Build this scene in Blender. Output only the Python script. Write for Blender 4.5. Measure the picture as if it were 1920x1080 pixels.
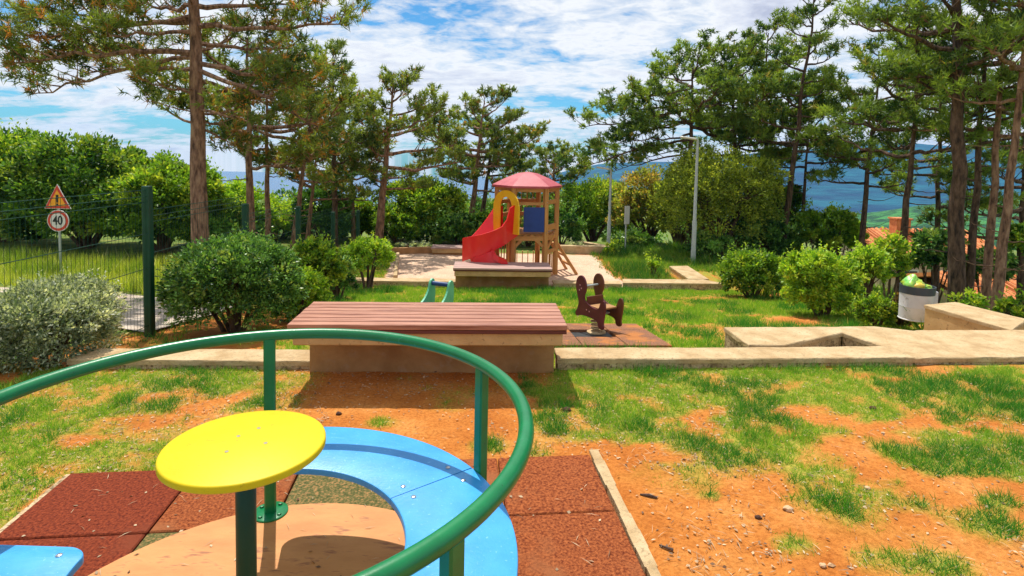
import bpy, math, random
import numpy as np
from mathutils import Vector, Matrix, Quaternion

sc = bpy.context.scene
for o in list(bpy.data.objects): bpy.data.objects.remove(o, do_unlink=True)
col = sc.collection
R_ = math.radians

# ------------------------------------------------------------------ camera
FPX, YC, PITCH, ROLL, CAMZ = 1080.6, 361.3, 0.0608, 0.0201, 1.8   # in pixels of a 1920 wide frame
cam = bpy.data.cameras.new("camera"); camo = bpy.data.objects.new("camera", cam); col.objects.link(camo)
cam.sensor_width = 36; cam.lens = 36 * FPX / 1920
cam.shift_y = -(540 - YC) / 1920
cam.clip_start = .05; cam.clip_end = 20000
R0 = Vector((1, 0, 0)); U0 = Vector((0, math.sin(PITCH), math.cos(PITCH))); F0 = Vector((0, math.cos(PITCH), -math.sin(PITCH)))
cr, sr = math.cos(ROLL), math.sin(ROLL)
rv = R0 * cr + U0 * sr; uv = -R0 * sr + U0 * cr
camo.matrix_world = Matrix(((rv.x, uv.x, -F0.x, 0), (rv.y, uv.y, -F0.y, 0), (rv.z, uv.z, -F0.z, CAMZ), (0, 0, 0, 1)))
sc.camera = camo

# ------------------------------------------------------------------ sun and sky
SUN_EL = R_(63); SUN_DIR = Vector((-.37, .93, 0)).normalized() * math.cos(SUN_EL) + Vector((0, 0, math.sin(SUN_EL)))
sun = bpy.data.lights.new("sun", 'SUN'); suno = bpy.data.objects.new("sun", sun); col.objects.link(suno)
sun.energy = 4.6; sun.angle = R_(.5); sun.color = (1, .95, .86)
suno.rotation_euler = SUN_DIR.to_track_quat('Z', 'Y').to_euler(); suno.location = (0, 0, 30)

world = bpy.data.worlds.new("World"); sc.world = world; world.use_nodes = True
nt = world.node_tree; nt.nodes.clear()
def N(nt, t, **kw):
    n = nt.nodes.new(t)
    for k, v in kw.items():
        if hasattr(n, k) and k not in n.inputs: setattr(n, k, v)
        else: n.inputs[k].default_value = v
    return n
def L(nt, a, b): nt.links.new(a, b)
def ramp(nt, fac, stops, interp='LINEAR'):
    r = nt.nodes.new('ShaderNodeValToRGB'); r.color_ramp.interpolation = interp
    el = r.color_ramp.elements
    while len(el) < len(stops): el.new(.5)
    for e, (p, c) in zip(el, stops):
        e.position = p; e.color = (*c, 1) if len(c) == 3 else c
    if fac is not None: L(nt, fac, r.inputs[0])
    return r
def mixc(nt, fac, a, b, mode='MIX'):
    m = nt.nodes.new('ShaderNodeMix'); m.data_type = 'RGBA'; m.blend_type = mode
    for s, v in ((0, fac), (6, a), (7, b)):
        if hasattr(v, 'links'): L(nt, v, m.inputs[s])
        elif s == 0: m.inputs[0].default_value = v
        else: m.inputs[s].default_value = (*v, 1) if len(v) == 3 else v
    return m.outputs[2]
def math_(nt, op, a, b=None, clamp=False):
    m = nt.nodes.new('ShaderNodeMath'); m.operation = op; m.use_clamp = clamp
    for i, v in enumerate((a, b)):
        if v is None: continue
        if hasattr(v, 'links'): L(nt, v, m.inputs[i])
        else: m.inputs[i].default_value = v
    return m.outputs[0]

sky = N(nt, 'ShaderNodeTexSky', sky_type='NISHITA', sun_disc=False, sun_elevation=SUN_EL,
        sun_rotation=math.atan2(SUN_DIR.x, SUN_DIR.y), altitude=100, air_density=1.0, dust_density=.3, ozone_density=2.5)
tc = N(nt, 'ShaderNodeTexCoord')
sep = N(nt, 'ShaderNodeSeparateXYZ'); L(nt, tc.outputs['Generated'], sep.inputs[0])
zz = math_(nt, 'ADD', math_(nt, 'MAXIMUM', sep.outputs[2], 0), .19)
cx_ = math_(nt, 'DIVIDE', sep.outputs[0], zz); cy_ = math_(nt, 'DIVIDE', sep.outputs[1], zz)
cmb = N(nt, 'ShaderNodeCombineXYZ'); L(nt, cx_, cmb.inputs[0]); L(nt, cy_, cmb.inputs[1])
mp = N(nt, 'ShaderNodeMapping'); L(nt, cmb.outputs[0], mp.inputs[0])
mp.inputs['Rotation'].default_value = (0, 0, R_(28)); mp.inputs['Scale'].default_value = (1.25, 1.7, 1); mp.inputs['Location'].default_value = (7.3, 4.4, 0)
n1 = N(nt, 'ShaderNodeTexNoise', Scale=.85, Detail=10, Roughness=.6, Distortion=.35); L(nt, mp.outputs[0], n1.inputs[0])
n2 = N(nt, 'ShaderNodeTexNoise', Scale=5.5, Detail=8, Roughness=.62, Distortion=.4); L(nt, mp.outputs[0], n2.inputs[0])
dens = math_(nt, 'ADD', math_(nt, 'MULTIPLY', n1.outputs[0], .72), math_(nt, 'MULTIPLY', n2.outputs[0], .28))
cov = ramp(nt, dens, [(.40, (0, 0, 0)), (.455, (.65,) * 3), (.51, (.98,) * 3)])
shade = ramp(nt, dens, [(.43, (4.6, 4.7, 4.9)), (.52, (5.3, 5.4, 5.55)), (.60, (4.1, 4.3, 4.9)), (.68, (2.9, 3.1, 3.9))])
skyc = mixc(nt, 1.0, sky.outputs[0], (.24, .50, .64), 'MULTIPLY')
mixo = mixc(nt, cov.outputs[0], skyc, shade.outputs[0])
bg = N(nt, 'ShaderNodeBackground', Strength=.15); L(nt, mixo, bg.inputs[0])
wo = N(nt, 'ShaderNodeOutputWorld'); L(nt, bg.outputs[0], wo.inputs[0])

sc.view_settings.view_transform = 'Standard'; sc.view_settings.look = 'None'
sc.view_settings.exposure = .32; sc.view_settings.gamma = 1
sc.cycles.max_bounces = 8; sc.cycles.transparent_max_bounces = 8; sc.cycles.volume_bounces = 0
sc.cycles.caustics_reflective = False; sc.cycles.caustics_refractive = False

# ------------------------------------------------------------------ measuring helpers
def ray(px, py):
    x = (px - 960) / FPX; y = (YC - py) / FPX
    x, y = cr * x - sr * y, sr * x + cr * y
    return x, math.cos(PITCH) + y * math.sin(PITCH), -math.sin(PITCH) + y * math.cos(PITCH)
def atz(px, py, z):
    a, b, c = ray(px, py); t = (z - CAMZ) / c
    return Vector((a * t, b * t, z))
def atY(px, py, Y):
    a, b, c = ray(px, py); t = Y / b
    return Vector((a * t, Y, CAMZ + c * t))

# ------------------------------------------------------------------ materials
def newmat(name):
    m = bpy.data.materials.new(name); m.use_nodes = True; m.node_tree.nodes.clear()
    nt = m.node_tree; out = N(nt, 'ShaderNodeOutputMaterial')
    return m, nt, out
def mottled(name, c1, c2, scale=6, rough=.7, bump=.15, bscale=None, stretch=(1, 1, 1), spots=None, detail=6, spec=.4, metal=0, coat=0, c3=None, lo=.35, hi=.65, bdist=.01, scratch=None):
    m, nt, out = newmat(name)
    b = N(nt, 'ShaderNodeBsdfPrincipled', Roughness=rough, Metallic=metal)
    b.inputs['Specular IOR Level'].default_value = spec; b.inputs['Coat Weight'].default_value = coat
    t = N(nt, 'ShaderNodeTexCoord'); mp = N(nt, 'ShaderNodeMapping'); L(nt, t.outputs['Object'], mp.inputs[0]); mp.inputs['Scale'].default_value = stretch
    n = N(nt, 'ShaderNodeTexNoise', Scale=scale, Detail=detail, Roughness=.6); L(nt, mp.outputs[0], n.inputs[0])
    st = [(lo, c1), (hi, c2)] if c3 is None else [(lo, c1), (.5, c2), (hi, c3)]
    c = ramp(nt, n.outputs[0], st).outputs[0]
    if spots:
        n3 = N(nt, 'ShaderNodeTexNoise', Scale=spots[0], Detail=3, Roughness=.7); L(nt, mp.outputs[0], n3.inputs[0])
        f = ramp(nt, n3.outputs[0], [(spots[1], (0, 0, 0)), (spots[2], (1, 1, 1))]).outputs[0]
        c = mixc(nt, f, c, spots[3])
    if scratch:
        m2 = N(nt, 'ShaderNodeMapping'); L(nt, t.outputs['Object'], m2.inputs[0]); m2.inputs['Scale'].default_value = (3, 40, 3); m2.inputs['Rotation'].default_value = (0, 0, .7)
        n4 = N(nt, 'ShaderNodeTexNoise', Scale=2.5, Detail=4, Roughness=.7); L(nt, m2.outputs[0], n4.inputs[0])
        n5 = N(nt, 'ShaderNodeTexNoise', Scale=3, Detail=4); L(nt, t.outputs['Object'], n5.inputs[0])
        f = math_(nt, 'MULTIPLY', ramp(nt, n4.outputs[0], [(.60, (0, 0, 0)), (.66, (1, 1, 1))]).outputs[0], ramp(nt, n5.outputs[0], [(.45, (0, 0, 0)), (.62, (.8,) * 3)]).outputs[0])
        c = mixc(nt, f, c, scratch)
    L(nt, c, b.inputs['Base Color'])
    if bump:
        n2 = N(nt, 'ShaderNodeTexNoise', Scale=bscale or scale * 6, Detail=5, Roughness=.65); L(nt, mp.outputs[0], n2.inputs[0])
        bp = N(nt, 'ShaderNodeBump', Strength=bump, Distance=bdist); L(nt, n2.outputs[0], bp.inputs['Height']); L(nt, bp.outputs[0], b.inputs['Normal'])
    L(nt, b.outputs[0], out.inputs[0]); return m
def leafmat(name, dark, light, trans=.45, rough=.5, tcol=None):
    m, nt, out = newmat(name)
    a = N(nt, 'ShaderNodeAttribute', attribute_name='tint')
    s = N(nt, 'ShaderNodeSeparateColor'); L(nt, a.outputs['Color'], s.inputs[0])
    c = mixc(nt, s.outputs[0], dark, light)
    if tcol: c = mixc(nt, s.outputs[1], c, tcol)
    d = N(nt, 'ShaderNodeBsdfPrincipled', Roughness=rough); d.inputs['Specular IOR Level'].default_value = .35; L(nt, c, d.inputs['Base Color'])
    tr = N(nt, 'ShaderNodeBsdfTranslucent'); L(nt, mixc(nt, 1.0, c, (1.35, 1.3, .55), 'MULTIPLY'), tr.inputs[0])
    mx = N(nt, 'ShaderNodeMixShader'); mx.inputs[0].default_value = trans
    L(nt, d.outputs[0], mx.inputs[1]); L(nt, tr.outputs[0], mx.inputs[2]); L(nt, mx.outputs[0], out.inputs[0])
    return m

M = {}
M['green_paint'] = mottled('green_paint', (.001, .14, .042), (.002, .18, .055), 9, .30, .05, 60, spec=.45, coat=.0, spots=(55, .70, .74, (.01, .05, .03)), scratch=(.02, .22, .10))
M['dark_green_paint'] = mottled('dark_green_paint', (.004, .045, .022), (.006, .06, .03), 9, .4, .05, 60)
M['blue_plastic'] = mottled('blue_plastic', (.022, .25, .60), (.045, .33, .70), 5, .38, .12, 90, spec=.5, spots=(55, .63, .70, (.14, .43, .72)), detail=9, scratch=(.16, .48, .76))
M['yellow_plastic'] = mottled('yellow_plastic', (.57, .435, .003), (.63, .49, .006), 7, .5, .10, 90, spec=.2, spots=(34, .66, .72, (.44, .33, .01)), scratch=(.50, .36, .01))
M['platform_ply'] = mottled('platform_ply', (.46, .175, .040), (.57, .245, .066), 3.5, .55, .15, 40, stretch=(1, 3.2, 1), spots=(7, .56, .68, (.30, .10, .03)))
M['steel'] = mottled('steel', (.45, .45, .45), (.6, .6, .6), 20, .3, .03, metal=1)
M['rubber_red'] = mottled('rubber_red', (.12, .022, .008), (.40, .115, .035), 75, .9, spec=.12, bump=.9, bscale=190, spots=(2.5, .52, .7, (.30, .105, .04)), bdist=.006)
M['rubber_dark_red'] = mottled('rubber_dark_red', (.09, .014, .007), (.28, .055, .02), 75, .9, spec=.12, bump=.9, bscale=190, spots=(2.5, .55, .7, (.20, .045, .02)), bdist=.006)
M['rubber_green'] = mottled('rubber_green', (.055, .065, .02), (.13, .12, .04), 75, .9, spec=.12, bump=.9, bscale=190, bdist=.006, c3=(.38, .20, .08))
M['rubber_brown'] = mottled('rubber_brown', (.15, .07, .04), (.34, .16, .09), 75, .9, spec=.12, bump=.9, bscale=190, bdist=.006, spots=(3, .5, .62, (.42, .16, .05)))
M['sandstone'] = mottled('sandstone', (.40, .26, .12), (.50, .355, .185), 5, .85, .8, 70, spots=(38, .56, .64, (.36, .25, .13)), bdist=.012, c3=(.57, .425, .24))
M['sandstone_worn'] = mottled('sandstone_worn', (.30, .20, .10), (.58, .42, .24), 7, .88, .9, 60, spots=(30, .5, .62, (.18, .12, .06)), bdist=.015, c3=(.66, .50, .30))
M['concrete_brown'] = mottled('concrete_brown', (.30, .145, .05), (.43, .23, .09), 4, .85, .4, 50, spots=(6, .55, .7, (.36, .22, .12)))
M['slab_ochre'] = mottled('slab_ochre', (.46, .29, .12), (.58, .39, .18), 4, .8, .35, 60, spots=(25, .6, .66, (.30, .18, .08)))
def woodmat(name, c1, c2, axis=0, scale=3, rough=.6):
    st = [12, 12, 12]; st[axis] = .8
    return mottled(name, c1, c2, scale, rough, .35, scale * 3, stretch=tuple(st), detail=8, lo=.3, hi=.7)
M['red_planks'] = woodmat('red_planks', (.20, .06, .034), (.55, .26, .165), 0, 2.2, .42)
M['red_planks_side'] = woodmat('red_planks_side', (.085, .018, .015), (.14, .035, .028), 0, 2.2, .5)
M['grey_planks'] = woodmat('grey_planks', (.33, .20, .17), (.50, .33, .28), 0, 2.2)
M['pine_wood'] = woodmat('pine_wood', (.40, .17, .045), (.62, .30, .09), 2, 2.0)
M['pine_wood_flat'] = woodmat('pine_wood_flat', (.40, .17, .045), (.60, .29, .09), 0, 2.0)
M['roof_pink'] = mottled('roof_pink', (.42, .055, .075), (.50, .095, .11), 4, .45, .1)
M['slide_red'] = mottled('slide_red', (.74, .012, .02), (.80, .02, .025), 4, .32, .03, coat=.3)
M['arch_yellow'] = mottled('arch_yellow', (.80, .42, .01), (.85, .50, .02), 4, .4, .05)
M['panel_blue'] = mottled('panel_blue', (.010, .035, .19), (.015, .05, .25), 4, .4, .05)
M['maroon_plastic'] = mottled('maroon_plastic', (.09, .013, .018), (.13, .022, .028), 6, .4, .05)
M['brown_plastic'] = mottled('brown_plastic', (.10, .026, .010), (.15, .045, .018), 6, .45, .05)
M['green_plastic'] = mottled('green_plastic', (.10, .42, .24), (.14, .50, .30), 6, .45, .05)
M['bar_blue'] = mottled('bar_blue', (.01, .04, .14), (.02, .06, .20), 6, .4, .05)
M['white_spot'] = mottled('white_spot', (.7, .35, .35), (.75, .4, .4), 6, .5, 0)
M['galv'] = mottled('galv', (.36, .40, .38), (.46, .50, .48), 8, .45, .05, spec=.5)
M['lamp_head'] = mottled('lamp_head', (.62, .60, .54), (.70, .68, .62), 8, .4, .05)
M['sign_red'] = mottled('sign_red', (.55, .04, .02), (.62, .06, .03), 20, .5, .03)
M['sign_orange'] = mottled('sign_orange', (.85, .33, .01), (.90, .40, .02), 20, .5, .03)
M['sign_white'] = mottled('sign_white', (.62, .60, .56), (.70, .68, .64), 20, .5, .03)
M['black'] = mottled('black', (.012, .012, .012), (.02, .02, .02), 20, .5, .03)
M['bin_grey'] = mottled('bin_grey', (.50, .49, .50), (.60, .59, .60), 6, .5, .08, spots=(12, .62, .7, (.38, .36, .35)))
M['bin_dark'] = mottled('bin_dark', (.03, .04, .055), (.05, .06, .075), 6, .5, .08)
M['bag_green'] = mottled('bag_green', (.12, .50, .10), (.50, .62, .06), 9, .35, .5, 25)
M['bag_yellow'] = mottled('bag_yellow', (.75, .42, .05), (.70, .60, .08), 9, .35, .5, 25)
M['roof_tile'] = None
M['plaster'] = mottled('plaster', (.55, .40, .28), (.62, .47, .34), 3, .9, .1)
M['glass_dark'] = mottled('glass_dark', (.03, .04, .05), (.05, .06, .08), 3, .1, 0)
M['bark'] = mottled('bark', (.09, .045, .026), (.28, .15, .09), 5, .95, 1.0, 9, stretch=(3, 3, .9), c3=(.42, .25, .15), bdist=.05)
M['bark_dark'] = mottled('bark_dark', (.035, .022, .014), (.12, .068, .042), 5, .95, 1.0, 9, stretch=(3, 3, .9), c3=(.19, .115, .072), bdist=.05)
M['stick'] = mottled('stick', (.05, .03, .02), (.12, .07, .05), 20, .9, .4)
M['stone'] = mottled('stone', (.50, .30, .15), (.70, .50, .30), 12, .9, .5)
M['cone'] = mottled('cone', (.06, .025, .015), (.13, .055, .03), 60, .9, .8)
M['path'] = mottled('path', (.42, .33, .25), (.54, .45, .36), 3, .9, .4, 60, spots=(60, .55, .65, (.30, .24, .18)))
M['grass'] = leafmat('grass_blades', (.045, .22, .024), (.27, .46, .035), .45, .55, (.70, .58, .17))
M['grass_lush'] = leafmat('grass_blades_lush', (.05, .17, .02), (.22, .38, .04), 0.45, .55, (.55, .48, .12))
M['meadow'] = leafmat('meadow_blades', (.20, .32, .03), (.58, .62, .08), 0.4, .6, (.85, .80, .5))
M['needles'] = leafmat('pine_needles', (.035, .095, .020), (.25, .34, .06), 0.45, .55, (.46, .20, .05))
M['needles_green'] = leafmat('pine_needles_green', (.035, .10, .022), (.26, .38, .06), 0.45, .55, (.34, .28, .06))
M['leaves'] = leafmat('broad_leaves', (.028, .095, .012), (.27, .47, .035), 0.42, .5, (.62, .68, .07))
M['leaves_light'] = leafmat('leaves_light', (.09, .24, .02), (.46, .66, .045), 0.4, .5, (.72, .72, .09))
M['leaves_olive'] = leafmat('leaves_olive', (.12, .18, .03), (.50, .60, .09), 0.58, .55, (.70, .70, .10))
M['leaves_dark'] = leafmat('leaves_dark', (.014, .055, .010), (.16, .33, .03), .38, .5, (.42, .52, .06))
M['leaves_rusty'] = leafmat('leaves_rusty', (.11, .15, .03), (.42, .47, .08), 0.55, .55, (.60, .34, .11))
M['leaves_shrub'] = leafmat('leaves_shrub', (.012, .06, .012), (.21, .42, .07), 0.25, .38, (.52, .62, .14))
M['leaves_silver'] = leafmat('leaves_silver', (.08, .13, .065), (.54, .60, .42), 0.42, .45, (.9, .9, .72))
M['leaves_brown'] = leafmat('leaves_brown', (.10, .05, .02), (.26, .16, .05), .35, .55, (.14, .20, .03))

# ------------------------------------------------------------------ mesh helpers
class MB:
    def __init__(s): s.v = []; s.f = []; s.m = []
    def add(s, vs, fs, mi=0):
        o = len(s.v); s.v += [tuple(v) for v in vs]; s.f += [tuple(i + o for i in f) for f in fs]; s.m += [mi] * len(fs); return s
    def box(s, c, size, rot=0, mi=0, bev=0, mat=None):
        hx, hy, hz = size[0] / 2, size[1] / 2, size[2] / 2
        b = min(bev, hx * .9, hy * .9, hz * .9)
        if b <= 0:
            vs = [(x, y, z) for z in (-hz, hz) for x, y in ((-hx, -hy), (hx, -hy), (hx, hy), (-hx, hy))]
            fs = [(3, 2, 1, 0), (4, 5, 6, 7), (0, 1, 5, 4), (1, 2, 6, 5), (2, 3, 7, 6), (3, 0, 4, 7)]
        else:
            def ring(z, i):
                x, y = hx - i, hy - i; k = b - i if i < b else 0
                k = b if i == 0 else 0.0
                if k == 0: return [(-x, -y, z), (-x, -y, z), (x, -y, z), (x, -y, z), (x, y, z), (x, y, z), (-x, y, z), (-x, y, z)]
                return [(-x, -y + k, z), (-x + k, -y, z), (x - k, -y, z), (x, -y + k, z), (x, y - k, z), (x - k, y, z), (-x + k, y, z), (-x, y - k, z)]
            vs = ring(-hz, b) + ring(-hz + b, 0) + ring(hz - b, 0) + ring(hz, b)
            # make inner rings slightly octagonal so no degenerate faces
            for base in (0, 24):
                z = vs[base][2]; e = b * .4; x, y = hx - b, hy - b
                vs[base:base + 8] = [(-x, -y + e, z), (-x + e, -y, z), (x - e, -y, z), (x, -y + e, z), (x, y - e, z), (x - e, y, z), (-x + e, y, z), (-x, y - e, z)]
            fs = [tuple(reversed(range(8))), tuple(range(24, 32))]
            for k in range(3):
                for i in range(8):
                    j = (i + 1) % 8; fs.append((k * 8 + i, k * 8 + j, k * 8 + 8 + j, k * 8 + 8 + i))
        if mat is not None: vs = [tuple(mat @ Vector(v)) for v in vs]
        else:
            c_, s_ = math.cos(rot), math.sin(rot)
            vs = [(c[0] + x * c_ - y * s_, c[1] + x * s_ + y * c_, c[2] + z) for x, y, z in vs]
        return s.add(vs, fs, mi)
    def tube(s, pts, rad, n=10, cap=True, mi=0, closed=False):
        pts = [Vector(p) for p in pts]; m = len(pts)
        if not hasattr(rad, '__len__'): rad = [rad] * m
        up = Vector((0, 0, 1)); vs = []; prev = None
        for i, p in enumerate(pts):
            if closed: d = pts[(i + 1) % m] - pts[i - 1]
            else: d = pts[min(i + 1, m - 1)] - pts[max(i - 1, 0)]
            d.normalize()
            if prev is None:
                a = d.orthogonal() if abs(d.dot(up)) > .95 else d.cross(up)
                a.normalize()
            else:
                a = prev - d * prev.dot(d)
                if a.length < 1e-6: a = d.orthogonal()
                a.normalize()
            prev = a; b = d.cross(a)
            for k in range(n):
                t = 2 * math.pi * k / n
                vs.append(p + (a * math.cos(t) + b * math.sin(t)) * rad[i])
        fs = []
        for i in range(m if closed else m - 1):
            i2 = (i + 1) % m
            for k in range(n):
                k2 = (k + 1) % n
                fs.append((i * n + k, i * n + k2, i2 * n + k2, i2 * n + k))
        if cap and not closed: fs += [tuple(reversed(range(n))), tuple(range((m - 1) * n, m * n))]
        return s.add(vs, fs, mi)
    def beam(s, a, b, w, h, mi=0, bev=0):
        a, b = Vector(a), Vector(b); d = b - a; l = d.length; d.normalize()
        up = Vector((0, 0, 1)) if abs(d.z) < .95 else Vector((0, 1, 0))
        y = up.cross(d).normalized(); z = d.cross(y)
        mt = Matrix(((d.x, y.x, z.x, (a.x + b.x) / 2), (d.y, y.y, z.y, (a.y + b.y) / 2), (d.z, y.z, z.z, (a.z + b.z) / 2), (0, 0, 0, 1)))
        return s.box((0, 0, 0), (l, w, h), mi=mi, bev=bev, mat=mt)
    def prism(s, poly, z0, z1, mi=0, bev=0, holes=None):
        """extruded polygon (counter-clockwise xy), optional top bevel"""
        n = len(poly)
        if bev:
            ins = []
            for i in range(n):
                p0, p1, p2 = Vector(poly[i - 1]), Vector(poly[i]), Vector(poly[(i + 1) % n])
                a = (p1 - p0).normalized(); b = (p2 - p1).normalized()
                nn = Vector((-a.y - b.y, a.x + b.x)); nn = nn.normalized() if nn.length > 1e-6 else Vector((-a.y, a.x))
                ins.append(p1 + nn * bev)
            vs = [(x, y, z0) for x, y in poly] + [(x, y, z1 - bev) for x, y in poly] + [(p.x, p.y, z1) for p in ins]
            fs = [tuple(reversed(range(n))), tuple(range(2 * n, 3 * n))]
            for k in range(2):
                for i in range(n):
                    j = (i + 1) % n; fs.append((k * n + i, k * n + j, k * n + n + j, k * n + n + i))
        else:
            vs = [(x, y, z0) for x, y in poly] + [(x, y, z1) for x, y in poly]
            fs = [tuple(reversed(range(n))), tuple(range(n, 2 * n))] + [(i, (i + 1) % n, n + (i + 1) % n, n + i) for i in range(n)]
        return s.add(vs, fs, mi)
    def lathe(s, prof, c=(0, 0, 0), n=32, mi=0):
        vs = []; m = len(prof)
        for r, z in prof:
            for k in range(n):
                t = 2 * math.pi * k / n; vs.append((c[0] + r * math.cos(t), c[1] + r * math.sin(t), c[2] + z))
        fs = [(i * n + k, i * n + (k + 1) % n, (i + 1) * n + (k + 1) % n, (i + 1) * n + k) for i in range(m - 1) for k in range(n)]
        fs += [tuple(reversed(range(n))), tuple(range((m - 1) * n, m * n))]
        return s.add(vs, fs, mi)
    def arcband(s, ri, ro, a0, a1, z0, z1, n=40, bev=.006, mi=0, cr_=0):
        """annular sector with rounded top edges"""
        vs = []; prof = lambda i_, o_: [(i_, z0), (i_, z1 - bev), (i_ + bev * .3, z1 - bev * .3), (i_ + bev, z1), (o_ - bev, z1), (o_ - bev * .3, z1 - bev * .3), (o_, z1 - bev), (o_, z0)]
        for i in range(n + 1):
            a = a0 + (a1 - a0) * i / n; i_, o_ = ri, ro
            if cr_:
                d = min(a - a0, a1 - a) * ro
                if d < cr_:
                    q = cr_ - math.sqrt(max(0, cr_ * cr_ - (cr_ - d) ** 2)); i_ += q; o_ -= q
            for r, z in prof(i_, o_): vs.append((r * math.cos(a), r * math.sin(a), z))
        fs = []
        for i in range(n):
            for k in range(8):
                k2 = (k + 1) % 8; fs.append((i * 8 + k, i * 8 + k2, i * 8 + 8 + k2, i * 8 + 8 + k))
        fs += [tuple(range(8)), tuple(reversed(range(n * 8, n * 8 + 8)))]
        return s.add(vs, fs, mi)
    def move(s, dx=0, dy=0, dz=0, rot=0):
        c, q = math.cos(rot), math.sin(rot)
        s.v = [(x * c - y * q + dx, x * q + y * c + dy, z + dz) for x, y, z in s.v]; return s
    def build(s, name, mats, parent=None, smooth=False, loc=None):
        me = bpy.data.meshes.new(name); me.from_pydata(s.v, [], s.f); me.update()
        if not isinstance(mats, (list, tuple)): mats = [mats]
        for m in mats: me.materials.append(M[m] if isinstance(m, str) else m)
        if len(mats) > 1: me.polygons.foreach_set('material_index', s.m)
        import bmesh
        bm = bmesh.new(); bm.from_mesh(me); bmesh.ops.recalc_face_normals(bm, faces=bm.faces); bm.to_mesh(me); bm.free()
        if smooth:
            me.polygons.foreach_set('use_smooth', [True] * len(me.polygons))
            me.set_sharp_from_angle(angle=R_(38))
        o = bpy.data.objects.new(name, me); col.objects.link(o)
        if parent: o.parent = parent
        if loc: o.location = loc
        return o
def tag(o, label=None, cat=None, group=None, kind=None):
    for k, v in (('label', label), ('category', cat), ('group', group), ('kind', kind)):
        if v: o[k] = v
    return o
def empty(name, loc, label, cat, group=None, rz=0):
    o = bpy.data.objects.new(name, None); col.objects.link(o); o.location = loc; o.rotation_euler.z = rz
    o.empty_display_size = .1
    return tag(o, label, cat, group)
def copy_tree(o, parent=None):
    c = o.copy(); col.objects.link(c)
    if parent: c.parent = parent
    for ch in [x for x in bpy.data.objects if x.parent == o]: copy_tree(ch, c)
    return c

def fastmesh(name, verts, nper, tint, mat, parent=None, loc=None):
    """verts (N*nper,3): N separate polygons of nper corners; tint (N*nper,4)"""
    me = bpy.data.meshes.new(name); nv = len(verts); nf = nv // nper
    me.vertices.add(nv); me.vertices.foreach_set('co', np.ascontiguousarray(verts, dtype=np.float32).ravel())
    me.loops.add(nv); me.loops.foreach_set('vertex_index', np.arange(nv, dtype=np.int32))
    me.polygons.add(nf); me.polygons.foreach_set('loop_start', np.arange(0, nv, nper, dtype=np.int32))
    me.update(calc_edges=True)
    a = me.color_attributes.new('tint', 'FLOAT_COLOR', 'POINT'); a.data.foreach_set('color', np.ascontiguousarray(tint, dtype=np.float32).ravel())
    me.materials.append(M[mat] if isinstance(mat, str) else mat)
    o = bpy.data.objects.new(name, me); col.objects.link(o)
    if parent: o.parent = parent
    if loc: o.location = loc
    return o
def unit(a): return a / np.maximum(np.linalg.norm(a, axis=1, keepdims=True), 1e-9)
def blades(base, d, length, width, rng, side=None):
    """thin triangles: base (N,3), dir (N,3)"""
    n = len(base)
    if side is None: side = unit(np.cross(d, rng.normal(size=(n, 3))))
    w = (np.asarray(width) * np.ones(n))[:, None] * .5; l = (np.asarray(length) * np.ones(n))[:, None]
    return np.stack([base - side * w, base + side * w, base + d * l], 1).reshape(-1, 3)
def leafquads(base, d, length, width, rng, normal=None):
    n = len(base)
    if normal is None: normal = rng.normal(size=(n, 3))
    side = unit(np.cross(d, normal)); nn = np.cross(side, d)
    w = (np.asarray(width) * np.ones(n))[:, None] * .5; l = (np.asarray(length) * np.ones(n))[:, None]
    return np.stack([base, base + d * l * .45 + side * w + nn * l * .06, base + d * l, base + d * l * .45 - side * w + nn * l * .06], 1).reshape(-1, 3)
def tints(a, b, k):
    t = np.zeros((len(a), 4)); t[:, 0] = np.clip(a, 0, 1); t[:, 1] = np.clip(b, 0, 1); t[:, 3] = 1
    return np.repeat(t, k, 0)
# value noise for masks
_rs = np.random.RandomState(5); _tab = _rs.rand(256, 256)
def vnoise(x, y):
    x = np.asarray(x, float); y = np.asarray(y, float)
    xi = np.floor(x).astype(int); yi = np.floor(y).astype(int); fx = x - xi; fy = y - yi
    fx = fx * fx * (3 - 2 * fx); fy = fy * fy * (3 - 2 * fy)
    g = lambda i, j: _tab[i % 256, j % 256]
    return (g(xi, yi) * (1 - fx) + g(xi + 1, yi) * fx) * (1 - fy) + (g(xi, yi + 1) * (1 - fx) + g(xi + 1, yi + 1) * fx) * fy
def fbm(x, y, o=4):
    s = 0; a = .5; t = 0
    for i in range(o): s = s + a * vnoise(x * 2 ** i + 17 * i, y * 2 ** i + 31 * i); t += a; a *= .5
    return s / t
def sstep(a, b, x): t = np.clip((x - a) / (b - a), 0, 1); return t * t * (3 - 2 * t)

# ------------------------------------------------------------------ terrain
YAW = .05
def gz(x, y):
    x = np.asarray(x, float); y = np.asarray(y, float)
    t = y - YAW * x
    z = np.where(t < 4.88, 0.008 * np.clip(x, 0, 6), 0)
    z = z + sstep(4.86, 4.96, t) * (-.12) - .13 * np.clip(t - 4.9, 0, 7.7)
    z = z - .10 * sstep(17.6, 21, t)
    far = np.clip(y - 21, 0, 1e9); z = z - np.minimum(far * .17, 9 + far * .058)
    rt = np.clip(x - 5.6 - .12 * (y - 5), 0, 1e9) * sstep(5.6, 7.5, y)
    z = z - np.minimum(rt * .26, 4.5)
    lf = np.clip(-x - 30, 0, 1e9); z = z - np.minimum(lf * .1, 20)
    z = z + .02 * (fbm(x * .9 + 40, y * .9 + 40, 3) - .5) * np.clip(y, 0, 10) / 4 * (y < 40)
    return np.maximum(z, -62)
def g1(x, y): return float(gz(x, y))

def blob(x, y, cx, cy, rx, ry, a=0):
    c, s = math.cos(a), math.sin(a); u = (x - cx) * c + (y - cy) * s; v = -(x - cx) * s + (y - cy) * c
    return np.clip(1.25 - np.sqrt((u / rx) ** 2 + (v / ry) ** 2), 0, 1)
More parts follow.
